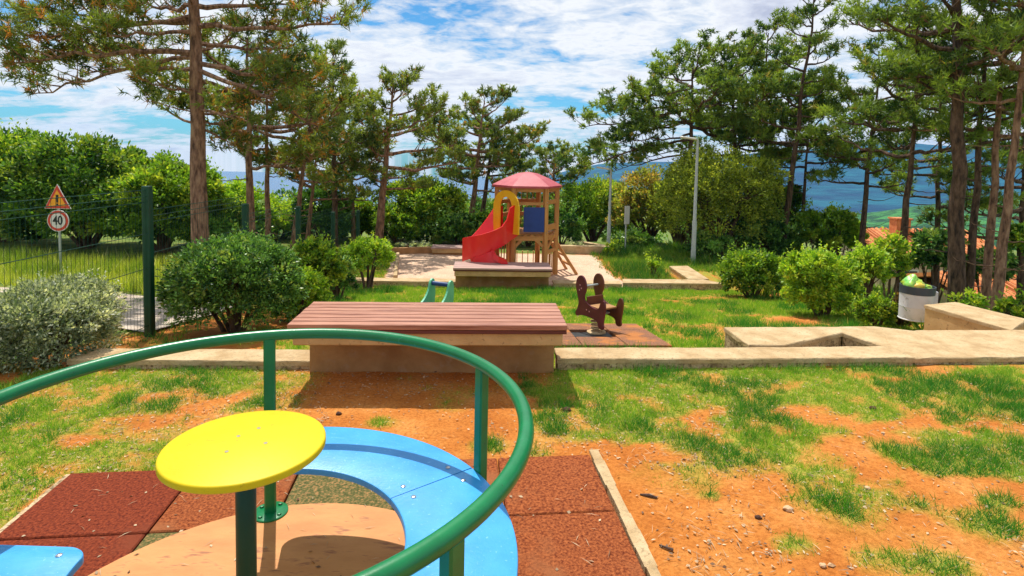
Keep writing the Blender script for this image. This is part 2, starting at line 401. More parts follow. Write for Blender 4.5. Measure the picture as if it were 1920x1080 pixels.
# tufts that stand alone on the bare soil, (pixel x, pixel y, radius)
SPOTS = [(1490, 1025, .10, .6), (1555, 945, .15, .25), (1590, 970, .10, .25), (1850, 990, .18, .2), (1800, 975, .12, .2), (1710, 945, .12, .3), (1760, 1065, .16, .3), (1660, 1062, .14, .5),
         (1330, 930, .05, .9), (718, 792, .10, .9), (915, 835, .12, .9), (1005, 845, .10, .6), (1375, 865, .24, .1), (1300, 835, .20, .15), (1200, 800, .14, .2), (1215, 810, .1, .2), (1120, 770, .13, .3), (1060, 765, .12, .3), (1240, 780, .08, .4)]
SPW = [(atz(px, py, 0), r, q) for px, py, r, q in SPOTS]
def grassmask(x, y):
    """0 bare soil .. 1 thick grass, near terrace and middle lawn"""
    x = np.asarray(x, float); y = np.asarray(y, float); t = y - YAW * x
    n = fbm(x * 2.3 + 3, y * 3.2 + 9, 5); n2 = fbm(x * .8 + 13, y * 1.1 + 2, 3)
    # near, right of the mat: bare towards the lower left, grass beyond
    edge = sstep(2.95, 3.75, y + .34 * (x - .6) + .5 * (n2 - .5))
    m = edge * sstep(.45, .54, n + .10 * edge + .10 * (y > 4.3))
    m = np.where(x < .1, 0, m)
    # just right of the bench
    m = np.maximum(m, np.where((x > .25) & (y > 4.0), sstep(.30, .5, n) * sstep(.25, .6, x), 0))
    # left lawn
    lf = sstep(-1.45, -1.9, x + .3 * (n2 - .5)) * sstep(.34, .52, n + .06) * sstep(5.0, 4.5, y) * .95
    m = np.maximum(m, lf)
    m = np.where((x > -1.6) & (x < .45) & (y > 4.0), np.maximum(m, .35 * sstep(.5, .62, n)), m)
    for p, r, q in SPW: m = np.maximum(m, blob(x, y, p.x, p.y, r, r * .75) * 1.3)
    # middle lawn
    mid = sstep(.26, .44, n + .04) * np.where(x > 2.4, sstep(.2, .52, fbm(x * .7 + 50, y * .7, 3) + .08 * (y > 9)), 1)
    m = np.where(t > 4.95, mid, m)
    # shade strip under bushes on the left is mostly soil
    m = np.where((t > 4.95) & (x < -2.6) & (y < 9), mid * .45 * sstep(.5, .62, n), m)
    m = np.where(t > 12.8, np.where((x > -3.2) & (x < 2.9), 0, mid), m)
    # off the rubber mat
    u = (x - .55) * .994 + (y - 3.38) * .11; v = -(x - .55) * .11 + (y - 3.38) * .994
    m = np.where((u < .06) & (u > -3.02) & (v < .04), 0, m)
    m = m * (1 - .65 * sstep(.54, .68, fbm(x * 6.5 + 3, y * 8 + 1, 3)))
    return np.clip(m, 0, 1)

def axis(segs):
    out = []
    for a, b, s in segs: out += list(np.arange(a, b, s))
    return np.array(out + [segs[-1][1]])
gx = axis([(-3700, -1000, 300), (-1000, -200, 80), (-200, -40, 10), (-40, -12, 1.5), (-12, -5, .25), (-5, 6, .06), (6, 14, .25), (14, 40, 1.5), (40, 200, 10), (200, 1000, 80), (1000, 3700, 300)])
gy = axis([(-40, -4, 3), (-4, 1.5, .5), (1.5, 5.4, .05), (5.4, 14, .12), (14, 22, .3), (22, 50, 1.5), (50, 250, 10), (250, 1200, 80), (1200, 1800, 200)])
X, Y = np.meshgrid(gx, gy); Z = gz(X, Y)
near = (X > -5) & (X < 6) & (Y < 5.4); Z = Z + near * (.012 * (fbm(X * 7, Y * 7, 3) - .5) + .010 * (fbm(X * 22, Y * 22, 2) - .5))
u = (X - .55) * .994 + (Y - 3.38) * .11; v = -(X - .55) * .11 + (Y - 3.38) * .994
Z = Z - .03 * ((u < .02) & (u > -2.98) & (v < .02) & (v > -2.9))
nx, ny = len(gx), len(gy); V = np.stack([X.ravel(), Y.ravel(), Z.ravel()], 1)
ii = (np.arange(ny - 1)[:, None] * nx + np.arange(nx - 1)[None, :]).ravel()
F = np.stack([ii, ii + 1, ii + nx + 1, ii + nx], 1)
me = bpy.data.meshes.new('ground'); me.vertices.add(len(V)); me.vertices.foreach_set('co', V.astype(np.float32).ravel())
me.loops.add(F.size); me.loops.foreach_set('vertex_index', F.astype(np.int32).ravel())
me.polygons.add(len(F)); me.polygons.foreach_set('loop_start', np.arange(0, F.size, 4, dtype=np.int32)); me.update(calc_edges=True)
me.polygons.foreach_set('use_smooth', np.ones(len(F), bool))
gm = grassmask(X, Y); T_ = Y - YAW * X
sandm = ((T_ > 12.85) & (T_ < 17.45) & (X > -2.95 - .14 * (Y - 13.2)) & (X < 2.55 + .35 * np.clip(14.5 - Y, 0, 2) + .25 * (fbm(X * 2, Y * 2, 3) - .5))).astype(float)
wild = ((T_ > 17.5) | (X < -4.6) | (X > 6.5)).astype(float)
C4 = np.stack([gm.ravel(), sandm.ravel(), wild.ravel(), np.ones(gm.size)], 1)
a = me.color_attributes.new('cover', 'FLOAT_COLOR', 'POINT'); a.data.foreach_set('color', C4.astype(np.float32).ravel())
m, nt, out = newmat('soil_and_turf')
b = N(nt, 'ShaderNodeBsdfPrincipled', Roughness=.95); b.inputs['Specular IOR Level'].default_value = .15
t = N(nt, 'ShaderNodeTexCoord'); at = N(nt, 'ShaderNodeAttribute', attribute_name='cover'); sp = N(nt, 'ShaderNodeSeparateColor'); L(nt, at.outputs['Color'], sp.inputs[0])
na = N(nt, 'ShaderNodeTexNoise', Scale=2.2, Detail=8, Roughness=.65); L(nt, t.outputs['Object'], na.inputs[0])
nb = N(nt, 'ShaderNodeTexNoise', Scale=45, Detail=6, Roughness=.7); L(nt, t.outputs['Object'], nb.inputs[0])
soil = ramp(nt, na.outputs[0], [(.3, (.41, .122, .019)), (.5, (.52, .18, .034)), (.7, (.60, .255, .065))]).outputs[0]
fine = ramp(nt, nb.outputs[0], [(.33, (.58, .50, .42)), (.5, (1, 1, 1)), (.68, (1.25, 1.35, 1.5))]).outputs[0]
soil = mixc(nt, .75, soil, fine, 'MULTIPLY')
vo = N(nt, 'ShaderNodeTexVoronoi', Scale=26); L(nt, t.outputs['Object'], vo.inputs[0])
peb = ramp(nt, vo.outputs['Distance'], [(.08, (1, 1, 1)), (.13, (0, 0, 0))]).outputs[0]
peb = math_(nt, 'MULTIPLY', peb, ramp(nt, na.outputs[0], [(.52, (0, 0, 0)), (.62, (.6,) * 3)]).outputs[0])
soil = mixc(nt, peb, soil, (.62, .42, .24))
thatch = ramp(nt, nb.outputs[0], [(.35, (.09, .19, .02)), (.5, (.23, .32, .035)), (.66, (.48, .36, .08))]).outputs[0]
c = mixc(nt, math_(nt, 'MULTIPLY', sp.outputs[0], .8), soil, thatch)
sand = ramp(nt, nb.outputs[0], [(.34, (.40, .25, .16)), (.5, (.66, .46, .33)), (.64, (.78, .60, .46))]).outputs[0]
sand = mixc(nt, .5, sand, ramp(nt, na.outputs[0], [(.35, (.75, .68, .62)), (.6, (1.1, 1.08, 1.0))]).outputs[0], 'MULTIPLY')
c = mixc(nt, sp.outputs[1], c, sand)
wildc = ramp(nt, na.outputs[0], [(.35, (.05, .10, .015)), (.5, (.13, .19, .03)), (.65, (.24, .22, .06))]).outputs[0]
c = mixc(nt, sp.outputs[2], c, wildc)
L(nt, c, b.inputs['Base Color'])
bp = N(nt, 'ShaderNodeBump', Strength=.8, Distance=.02); L(nt, nb.outputs[0], bp.inputs['Height']); L(nt, bp.outputs[0], b.inputs['Normal'])
L(nt, b.outputs[0], out.inputs[0]); me.materials.append(m)
ground = bpy.data.objects.new('ground', me); col.objects.link(ground); tag(ground, kind='structure')

# sea beyond the valley
m, nt, out = newmat('sea'); b = N(nt, 'ShaderNodeBsdfPrincipled', Roughness=.25); b.inputs['Base Color'].default_value = (.01, .08, .20, 1)
nn = N(nt, 'ShaderNodeTexNoise', Scale=.2, Detail=6); tt = N(nt, 'ShaderNodeTexCoord'); L(nt, tt.outputs['Object'], nn.inputs[0]); bb = N(nt, 'ShaderNodeBump', Strength=.4, Distance=1); L(nt, nn.outputs[0], bb.inputs['Height']); L(nt, bb.outputs[0], b.inputs['Normal']); L(nt, b.outputs[0], out.inputs[0])
M['sea'] = m
tag(MB().add([(-3700, 420, -58), (3700, 420, -58), (3700, 1770, -58), (-3700, 1770, -58)], [(0, 1, 2, 3)]).build('sea', 'sea'), kind='structure')
# hills
M['hill_green'] = mottled('hill_green', (.008, .06, .02), (.055, .24, .05), .16, .95, 1, .2, bdist=5, detail=10, lo=.42, hi=.6)
M['hill_haze_blue'] = mottled('hill_haze_blue', (.002, .035, .09), (.008, .10, .15), .02, .95, .5, .06, bdist=8, detail=12, lo=.4, hi=.62)  # blue of the distant air is painted into the far hills' colour
def hill(name, mat, prof, y0, y1, z0, rough, seed, nx_=120, ny_=24, valleyw=.2):
    xs = np.linspace(prof[0][0], prof[-1][0], nx_); hz = np.interp(xs, [p[0] for p in prof], [p[1] for p in prof])
    vs = []; 
    for j in range(ny_):
        v_ = j / (ny_ - 1); k = math.sin(min(v_ / .75, 1) * math.pi / 2) if v_ < .75 else 1 - (v_ - .75) * 2
        for i, x in enumerate(xs):
            n_ = float(fbm(x / rough + seed, (y0 + (y1 - y0) * v_) / rough, 4)) - .5
            xx = x * (1 + (y0 + (y1 - y0) * v_ - y1) / y1 * .55)
            vs.append((xx, y0 + (y1 - y0) * v_, z0 + (hz[i] - z0) * k * (1 + n_ * .34 * (1 - v_ * .6))))
    fs = [(j * nx_ + i, j * nx_ + i + 1, (j + 1) * nx_ + i + 1, (j + 1) * nx_ + i) for j in range(ny_ - 1) for i in range(nx_ - 1)]
    o = MB().add(vs, fs).build(name, mat, smooth=True); tag(o, kind='structure'); return o
def HP(px, py, Y): p = atY(px, py, Y); return (p.x, p.z)
hill('far_hills', 'hill_haze_blue', [HP(940, 335, 1750), HP(1020, 322, 1750), HP(1110, 306, 1750), HP(1300, 296, 1750), HP(1480, 283, 1750), HP(1560, 274, 1750), HP(1680, 283, 1750), HP(1800, 270, 1750), HP(1990, 264, 1750), HP(2900, 275, 1750)], 430, 1750, -62, 230, 3)
hill('near_hill', 'hill_green', [HP(1150, 420, 330), HP(1350, 405, 330), HP(1560, 392, 330), HP(1680, 368, 330), HP(1800, 358, 330), HP(1990, 345, 330), HP(2900, 330, 330)], 110, 330, -32, 60, 8)

# ------------------------------------------------------------------ rubber mat under the carousel
UV = Vector((-.994, -.11, 0)); VV = Vector((.11, -.994, 0)); O_ = Vector((.50, 3.38, 0)); TS = .56
mat_e = empty('rubber_mat', (O_ + (UV + VV) * TS * 2.5), 'square mat of red and olive rubber safety tiles under the carousel', 'rubber mat')
mc = mat_e.location.copy()
kinds = {(0, 2): 'rubber_green', (1, 3): 'rubber_green', (2, 1): 'rubber_green', (3, 3): 'rubber_green', (0, 4): 'rubber_dark_red', (1, 4): 'rubber_dark_red', (0, 3): 'rubber_red', (2, 4): 'rubber_dark_red', (0, 1): 'rubber_red'}
rnd = random.Random(4)
for r in range(5):
    for c in range(5):
        p = O_ + UV * TS * (c + .5) + VV * TS * (r + .5) - mc
        ex = .11 if c == 4 else 0; p = p + UV * ex / 2
        mb = MB().box((p.x, p.y, -.0 + rnd.uniform(-.003, .003)), (TS - .009 + ex, TS - .009, .05), rot=math.atan2(-UV.y, -UV.x) + rnd.uniform(-.004, .004), bev=.006)
        k = kinds.get((r, c), 'rubber_red'); o = mb.build('tile', k, mat_e)
        if k == 'rubber_green': o['label'] = 'speckled olive brown rubber tile'
e = empty('edging_strip', (0, 0, 0), 'pale concrete edging strip along the right side of the rubber mat', 'edging', 'edging around the rubber mat')
q0 = O_ - UV * .04 - VV * .06; q1 = O_ - UV * .04 + VV * 3.0
mb = MB(); pts = [q0 + (q1 - q0) * i / 24 for i in range(25)]
for i in range(24):
    w_ = .035 + .012 * math.sin(i * 1.7)
    mb.beam(pts[i], pts[i + 1], .055 + .01 * math.sin(i * 1.3), .06)
mb.v = [(x, y, z - .012) for x, y, z in mb.v]
bpy.data.objects.remove(e); tag(mb.build('edging_strip', 'sandstone'), 'pale concrete edging strip along the right side of the rubber mat', 'edging', 'edging around the rubber mat')
q0 = O_ + UV * (TS * 5 + .135) - VV * .03; q1 = q0 + VV * 3.0
tag(MB().beam(q0 + Vector((0, 0, -.02)), q1 + Vector((0, 0, -.02)), .035, .05, bev=.006).build('edging_strip', 'sandstone_worn'), 'worn edging strip half buried in grass left of the rubber mat', 'edging', 'edging around the rubber mat')

# ------------------------------------------------------------------ carousel
CC = Vector((-.86, 1.841, 0)); ZP = .045
car = empty('carousel', CC, 'children\'s carousel with blue ring seat, yellow round table and green handrail', 'carousel')
RR, ZR, ZS, ZT, RO, RI = .922, .926, .470, .845, .905, .520
MB().lathe([(.0, .026), (.955, .026), (.965, .030), (.965, ZP - .005), (.96, ZP), (.0001, ZP)], n=96).build('platform', 'platform_ply', car, smooth=True)
MB().tube([(RR * math.cos(t), RR * math.sin(t), ZR) for t in np.linspace(0, 2 * math.pi, 145)[:-1]], .0255, 16, closed=True).build('handrail', 'green_paint', car, smooth=True)
for k in range(5):
    a = R_(108.3 - 72.6 * k if k < 3 else 108.3 - 72 * k)
    ca, sa = math.cos(a), math.sin(a)
    p = MB().box((RR * ca, RR * sa, (ZR - .01 + ZP) / 2), (.042, .052, ZR - ZP - .01), rot=a, bev=.006).build('post', 'green_paint', car, smooth=True)
    fl = MB().lathe([(.0, 0), (.082, 0), (.082, .006), (.078, .009), (.0001, .009)], (RR * ca, RR * sa, ZP), n=28)
    for q in range(4):
        an = a + R_(45 + 90 * q); fl.lathe([(.0001, 0), (.011, 0), (.011, .007), (.0001, .009)], (RR * ca + .06 * math.cos(an), RR * sa + .06 * math.sin(an), ZP + .009), n=6)
    fl.build('flange', 'green_paint', p, smooth=True)
    if k != 4:
        b_ = MB().beam((RR * ca * .985, RR * sa * .985, ZS - .06), (RI * 1.12 * ca, RI * 1.12 * sa, ZS - .045), .04, .03).build('bracket', 'green_paint', p)
angs = [(179.0, 252.0), (252.3, 324.2), (-35.6, 37.6), (38.0, 104.5)]
for a0, a1 in angs:
    first, last = a0 == 179.0, a1 == 104.5
    mb = MB(); a0r, a1r = R_(a0), R_(a1)
    n = 72; vs = []
    bev = .007; z0, z1 = ZS - .026, ZS
    for i in range(n + 1):
        # denser sampling near rounded ends
        s_ = i / n; a = a0r + (a1r - a0r) * (s_ * s_ * (3 - 2 * s_)); i_, o_ = RI, RO
        cr2 = .07
        for on, d in ((first, (a - a0r) * .7), (last, (a1r - a) * .7)):
            if on and d < cr2:
                q = cr2 - math.sqrt(max(0, cr2 * cr2 - (cr2 - d) ** 2)); i_ += q; o_ -= q
        for r, z in [(i_, z0), (i_, z1 - bev), (i_ + bev * .3, z1 - bev * .3), (i_ + bev, z1), (o_ - bev, z1), (o_ - bev * .3, z1 - bev * .3), (o_, z1 - bev), (o_, z0)]:
            vs.append((r * math.cos(a), r * math.sin(a), z))
    fs = [(i * 8 + k, i * 8 + (k + 1) % 8, i * 8 + 8 + (k + 1) % 8, i * 8 + 8 + k) for i in range(n) for k in range(8)] + [tuple(range(8)), tuple(reversed(range(n * 8, n * 8 + 8)))]
    s = MB().add(vs, fs).build('seat', 'blue_plastic', car, smooth=True)
    for aa in (a0 + 4, a1 - 4):
        for rr_ in (.60, .82): MB().lathe([(.0001, 0), (.010, 0), (.010, .002), (.007, .004), (.0001, .004)], (rr_ * math.cos(R_(aa)), rr_ * math.sin(R_(aa)), ZS), n=12).build('bolt', 'steel', s, smooth=True)
tt_ = MB().lathe([(.0001, ZT - .026), (.246, ZT - .026), (.252, ZT - .021), (.252, ZT - .006), (.250, ZT - .002), (.246, ZT), (.0001, ZT)], n=96).build('table_top', 'yellow_plastic', car, smooth=True)
bt = MB()
for (px, py) in ((425, 847), (498, 831), (447, 818), (485, 803)):
    q = atz(px, py, ZT) - CC; MB().lathe([(.0001, 0), (.006, 0), (.006, .0015), (.0001, .002)], (q.x, q.y, ZT), n=10).build('bolt', 'steel', tt_, smooth=True)
MB().lathe([(.0001, ZP), (.09, ZP), (.09, ZP + .008), (.036, ZP + .012), (.032, ZP + .03), (.032, ZT - .035), (.11, ZT - .032), (.11, ZT - .0265), (.0001, ZT - .0265)], n=32).build('table_column', 'dark_green_paint', car, smooth=True)
MB().lathe([(.0001, -.01), (.3, -.01), (.3, .024), (.0001, .0255)], n=32).build('bearing_base', 'steel', car)

# ------------------------------------------------------------------ benches on the terrace walls
def bench(label, fl, length, depth, ztop, base_h, base_back, yaw, planks, pm, psm, zg, group='slatted benches on the terrace walls', slab_t=.10, plank_t=.04, base_side=(.02, .05)):
    """fl: front-left corner of the plank top"""
    e = empty('bench', (fl.x, fl.y, zg), label, 'bench', group, yaw)
    h = ztop - zg; pw = depth / planks
    for i in range(planks):
        mb = MB().box((length / 2, pw * (i + .5), h - plank_t / 2), (length + rnd.uniform(-.006, .006), pw - .017, plank_t), bev=.004)
        mb.build('plank', [pm], e)
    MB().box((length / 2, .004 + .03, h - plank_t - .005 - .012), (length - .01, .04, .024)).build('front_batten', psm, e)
    MB().box((length / 2, depth / 2 + .03, h - plank_t - .03 - slab_t / 2), (length - .06, depth - .02, slab_t), bev=.008).build('seat_slab', 'slab_ochre', e)
    hb = h - plank_t - .03 - slab_t
    MB().box((length / 2, base_back + .20, hb / 2 - .15), (length - .08, .44, hb + .3), bev=.004).build('base', 'concrete_brown', e)
    return e
fl = atz(537, 609, .53); fr = atz(1058, 609, .53)
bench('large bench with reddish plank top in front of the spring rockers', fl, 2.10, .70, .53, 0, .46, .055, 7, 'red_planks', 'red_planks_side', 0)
flb = atY(849, 503, 12.35); flb.z = 0
bench('bench with faded plank top standing before the slide tower', Vector((flb.x, 12.38, 0)), 2.17, .8, atY(849, 503, 12.35).z, 0, .35, .045, 4, 'grey_planks', 'red_planks_side', g1(0, 12.4), slab_t=.12)
pb = atY(808, 464, 16.9)
bench('small bench at the back of the sand area left of the slide', Vector((pb.x, 16.9, 0)), 2.0, .6, pb.z, 0, .1, .04, 3, 'grey_planks', 'slab_ochre', g1(-2, 17), slab_t=.10)

# ------------------------------------------------------------------ kerb walls
GK = 'stone kerb walls stepping down the slope'
def roughen(o, step=.09, amp=.006):
    import bmesh
    bm = bmesh.new(); bm.from_mesh(o.data); xs_ = [v.co.x for v in bm.verts]; ys_ = [v.co.y for v in bm.verts]
    for ax, lo_, hi_ in ((0, min(xs_), max(xs_)), (1, min(ys_), max(ys_))):
        for q in np.arange(lo_ + step * .5, hi_, step):
            n_ = Vector((1, 0, 0)) if ax == 0 else Vector((0, 1, 0)); bmesh.ops.bisect_plane(bm, geom=bm.verts[:] + bm.edges[:] + bm.faces[:], plane_co=n_ * q, plane_no=n_)
    for v in bm.verts:
        a_ = float(fbm(v.co.x * 9 + 3, v.co.y * 9 + v.co.z * 40, 3)) - .5; b_ = float(fbm(v.co.x * 9 + 33, v.co.y * 9 + v.co.z * 40 + 9, 3)) - .5
        v.co.x += a_ * amp * 1.5; v.co.y += b_ * amp * 3; v.co.z += a_ * amp * 1.2
    bm.to_mesh(o.data); bm.free()
def wall(label, top, z1, z0, mat='sandstone', name='kerb_wall', cat='kerb wall', cap=.0, seg=0):
    """top: polygon ccw xy"""
    e = empty(name, (top[0][0], top[0][1], z0), label, cat, GK)
    t = [(x - top[0][0], y - top[0][1]) for x, y in top]
    MB().prism(t, -.3, z1 - z0 - .045).build('wall_body', 'sandstone_worn' if mat == 'sandstone' else mat, e)
    # coping grown outward a little
    n = len(t); g = []
    for i in range(n):
        p0, p1, p2 = Vector(t[i - 1]), Vector(t[i]), Vector(t[(i + 1) % n]); a_ = (p1 - p0).normalized(); b_ = (p2 - p1).normalized()
        nn_ = Vector((-a_.y - b_.y, a_.x + b_.x)).normalized(); g.append(tuple(p1 - nn_ * .014))
    roughen(MB().prism(g, z1 - z0 - .043, z1 - z0, bev=.008).build('coping', 'sandstone', e))
    return e
def line(x): return 4.80 + YAW * x + .004 * max(0, x) ** 2
KZ = .10
f0, f1 = line(-3.55), line(-1.6)
wall('worn low kerb wall left of the large bench, partly under the shrub', [(-3.6, f0), (-1.63, f1 - .02), (-1.63, f1 + .25), (-3.6, f0 + .27)], KZ - .02, -.2)
wall('long low kerb wall running right from the large bench', [(.42, line(.42)), (2.0, line(2.0)), (3.6, line(3.6)), (3.6, line(3.6) + .30), (2.0, line(2.0) + .27), (.42, line(.42) + .27)], KZ, -.2)
def PZ(pts, z): return [tuple(atz(x, y, z)[:2]) for x, y in pts]
r1 = PZ([(1920, 620), (1700, 628), (1652, 644)], KZ)
far_r = atz(1920, 618, KZ)
wall('broad pale stone slab at the right end of the long kerb wall', [(3.62, line(3.6) + .003), (5.3, line(5.3)), (7.2, line(7.2) - .05), (7.2, 6.12), (far_r.x, far_r.y), tuple(atz(1720, 619, KZ)[:2]), (3.75, line(3.6) + .62), (3.62, line(3.6) + .32)], KZ - .004, -.3)
# landing slab with the triangular cut: two arms
z_ = KZ - .010
A = PZ([(1360, 614), (1405, 646), (1468, 646), (1578, 623), (1575, 613)], z_)
wall('left arm of the stair landing parapet with a slanting inner edge', [A[1], A[2], A[3], A[4], A[0]], z_, -.55)
B = PZ([(1577, 612.5), (1580.5, 623), (1637, 642), (1665, 652), (1800, 648), (1720, 621), (1640, 612.5)], z_ - .001)
wall('right arm of the stair landing parapet beside the broad slab', [B[1], B[2], B[3], B[4], B[5], B[6], B[0]], z_ - .001, -.55)
# sloping-away parapet by the bin
Cc = PZ([(1735, 572), (1905, 622), (1985, 640), (2010, 622), (1920, 599), (1792, 567)], KZ - .002)
def parapet(label, pts, z1, z0, win=None):
    wall(label, pts, z1, z0, mat='slab_ochre', name='parapet_wall', cat='parapet wall')
c0, c1 = Vector(Cc[0]), Vector(Cc[1]); d = (c1 - c0)
pp = [Cc[0], tuple(c0 + d * 1.0), Cc[4], Cc[5]]
# push the near end behind the broad slab
pp = [Cc[0], (Cc[1][0] - .005, Cc[1][1] + .05), (Cc[4][0] + .02, max(Cc[4][1], 6.2)), Cc[5]]
parapet('ochre parapet wall beside the litter bin with pale coping', pp, KZ + .002, -.9)
# far kerb and parapet
zf = atY(750, 525, 12.8).z; gf = g1(0, 12.8)
def fline(x): return 12.78 + .035 * x
wall('far kerb wall left of the bench by the slide', [(-3.75, fline(-3.75)), (-1.22, fline(-1.22)), (-1.22, fline(-1.22) + .32), (-3.75, fline(-3.75) + .32)], zf, gf - .2)
wall('far kerb wall between the bench and the stone corner', [(.98, fline(.98)), (2.52, fline(2.52)), (2.52, fline(2.52) + .30), (.98, fline(.98) + .32)], zf, gf - .2)
Dd = PZ([(1168, 530), (1365, 532), (1318, 524), (1168, 523)], zf + .02)
wall('wide slab section of the far kerb ending at a corner', [Dd[0], Dd[1], Dd[2], Dd[3]], zf + .02, gf - .2)
Ee = PZ([(1256, 499), (1307, 522), (1360, 529.5), (1289, 498.5)], zf + .02)
e0 = Vector(Ee[0]); e1 = Vector(Dd[2]); 
parapet('far parapet wall at the foot of the street lamp', [Ee[0], (Dd[2][0] - .32, Dd[2][1] + .04), (Dd[2][0] + .15, Dd[2][1] + .06), Ee[3]], zf + .022, gf - .5)
# edging of the sand area
q0 = atz(741, 522, -1.10); q1 = atz(746, 478, -1.12)
tag(MB().beam(q0, q1, .09, .16, bev=.01).build('edging_board', 'sandstone'), 'pale edging board along the left side of the sand area', 'edging', 'edging around the sand area')
q0 = atz(728, 474, -1.08); q1 = atz(812, 472, -1.08)
tag(MB().beam(q0, q1, .15, .30, bev=.01).build('edging_board', 'concrete_brown'), 'brown board closing the sand area left of the small bench', 'edging', 'edging around the sand area')
q0 = atz(1048, 468, -1.02); q1 = atz(1142, 470, -1.02)
tag(MB().beam(q0, q1, .22, .28, bev=.01).build('edging_board', 'sandstone'), 'low stone edging behind the sand area right of the tower', 'edging', 'edging around the sand area')
q1b = atz(1084, 458, -1.02)
tag(MB().beam(q1 + Vector((0, .14, .01)), q1b, .16, .24, bev=.01).build('edging_board', 'sandstone'), 'stone edging slanting away beside the grey round shrub', 'edging', 'edging around the sand area')
# concrete path left of the fence
pa = [(-6.6, 6.6), (-4.25, 6.35), (-4.25, 9.6), (-5.2, 11.5), (-9, 12.6), (-14, 13.2), (-14, 11.4), (-8.6, 10.4)]
xs = np.linspace(-14, -4.3, 60); vs = []
for x in xs:
    for w_ in np.linspace(0, 1, 8):
        yc = np.interp(x, [-14, -8, -5.2, -4.3], [11.4, 10.0, 8.4, 8.0]); hw = np.interp(x, [-14, -6, -4.3], [.7, 1.1, 1.3]); y = yc - hw + 2 * hw * w_
        vs.append((x, y, g1(x, y) + .035))
tag(MB().add(vs, [(i * 8 + k, (i + 1) * 8 + k, (i + 1) * 8 + k + 1, i * 8 + k + 1) for i in range(59) for k in range(7)]).build('path', 'path', smooth=True), kind='structure')

# ------------------------------------------------------------------ spring rockers
def panel(profile, th, mat, parent, name='side_panel', u=None, sep=0, z0=0, dots=None):
    """vertical plate in the local xz plane at y=sep"""
    n = len(profile); mb = MB()
    vs = [(x, sep - th / 2, z + z0) for x, z in profile] + [(x, sep + th / 2, z + z0) for x, z in profile]
    fs = [tuple(range(n)), tuple(reversed(range(n, 2 * n)))] + [(i, (i + 1) % n, n + (i + 1) % n, n + i) for i in range(n)]
    mb.add(vs, fs); return mb.build(name, mat, parent)
def smoothpoly(pts, it=2):
    for _ in range(it):
        q = []
        for i in range(len(pts)):
            a_, b_ = pts[i], pts[(i + 1) % len(pts)]
            q += [(a_[0] * .75 + b_[0] * .25, a_[1] * .75 + b_[1] * .25), (a_[0] * .25 + b_[0] * .75, a_[1] * .25 + b_[1] * .75)]
        pts = q
    return pts
def spring(mb, z0, z1, r=.075, turns=5, c=(0, 0)):
    pts = [(c[0] + r * math.cos(t * 2 * math.pi * turns), c[1] + r * math.sin(t * 2 * math.pi * turns), z0 + (z1 - z0) * t) for t in np.linspace(0, 1, 90)]
    mb.tube(pts, .012, 8); return mb
rp = atY(1118, 628, 7.15); rz = g1(rp.x, 7.15) + .03
PX = 7.15 / FPX
rk = rk0 = empty('spring_rocker', (rp.x, 7.15, rz), 'maroon and brown animal spring rocker with a chair seat on the right lawn', 'spring rocker', 'spring rockers on the middle lawn', R_(-58))
rk.scale = (.92,) * 3
prof = smoothpoly([(-.27, .62), (-.25, .72), (-.18, .78), (-.10, .76), (-.05, .68), (-.05, .58), (-.10, .49), (-.05, .42), (.10, .38), (.22, .38), (.26, .50), (.31, .53), (.35, .48), (.34, .34), (.31, .22), (.33, .17), (.30, .13), (.22, .14), (.21, .22), (.10, .24), (-.08, .24), (-.17, .22), (-.24, .19), (-.27, .24), (-.22, .30), (-.19, .40), (-.24, .52)])
for i, (sy, m_) in enumerate(((-.155, 'maroon_plastic'), (.155, 'brown_plastic'))):
    o = panel(prof, .024, m_, rk, sep=sy)
    if i == 0:
        for (x, z) in ((-.17, .64), (-.14, .60), (-.18, .57), (-.02, .33), (.04, .32), (-.20, .20)):
            MB().add([(x + .011 * math.cos(t), sy - .0155, z + .011 * math.sin(t)) for t in np.linspace(0, 2 * math.pi, 9)[:-1]], [tuple(range(8))]).build('painted_spot', 'white_spot', o)
MB().box((.12, 0, .385), (.24, .285, .022), bev=.004).build('seat', 'concrete_brown', rk)
MB().box((-.05, 0, .44), (.02, .285, .12), bev=.004).build('chest_board', 'brown_plastic', rk)
MB().tube([(-.16, -.142, .62), (-.16, .142, .62)], .013, 10).build('handle_bar', 'galv', rk, smooth=True)
spring(MB(), .03, .27).build('spring', 'sandstone', rk, smooth=True)
MB().lathe([(.0001, 0), (.13, 0), (.13, .012), (.10, .02), (.0001, .022)], n=24).build('spring_base', 'sandstone', rk)
MB().box((0, 0, .28), (.2, .285, .02)).build('spring_plate', 'galv', rk)
# its rubber pad
c0 = Vector((rp.x - .08, 6.95, 0)); yaw = .05
pad = empty('rubber_pad', (c0.x, c0.y, g1(c0.x, c0.y) + .03), 'brown rubber tile pad under the maroon spring rocker', 'rubber mat', None, yaw)
slope = -.13
for i in range(3):
    for j in range(3):
        if (i, j) == (1, 1): continue
        mb = MB().box(((i - 1) * .5, (j - 1) * .5, 0), (.49, .49, .05), bev=.005)
        mb.v = [(x, y, z + y * slope) for x, y, z in mb.v]; mb.build('tile', 'rubber_brown', pad)
mb = MB().box((0, 0, -.02), (.49, .49, .02)); mb.v = [(x, y, z + y * slope) for x, y, z in mb.v]; mb.build('hole_plate', 'black', pad)  # black plate added to darken the open hole in the pad
gp = atY(813, 560, 7.6); gzz = g1(gp.x, 7.6)
gk = empty('spring_rocker', (gp.x, 7.6, gzz), 'pale green spring rocker with blue bar behind the large bench', 'spring rocker', 'spring rockers on the middle lawn', R_(-112))
gk.scale = (.88,) * 3
prof = smoothpoly([(-.30, .66), (-.24, .70), (-.16, .66), (-.12, .52), (.02, .40), (.22, .34), (.30, .28), (.28, .14), (.10, .16), (-.12, .16), (-.26, .12), (-.30, .30), (-.32, .48)])
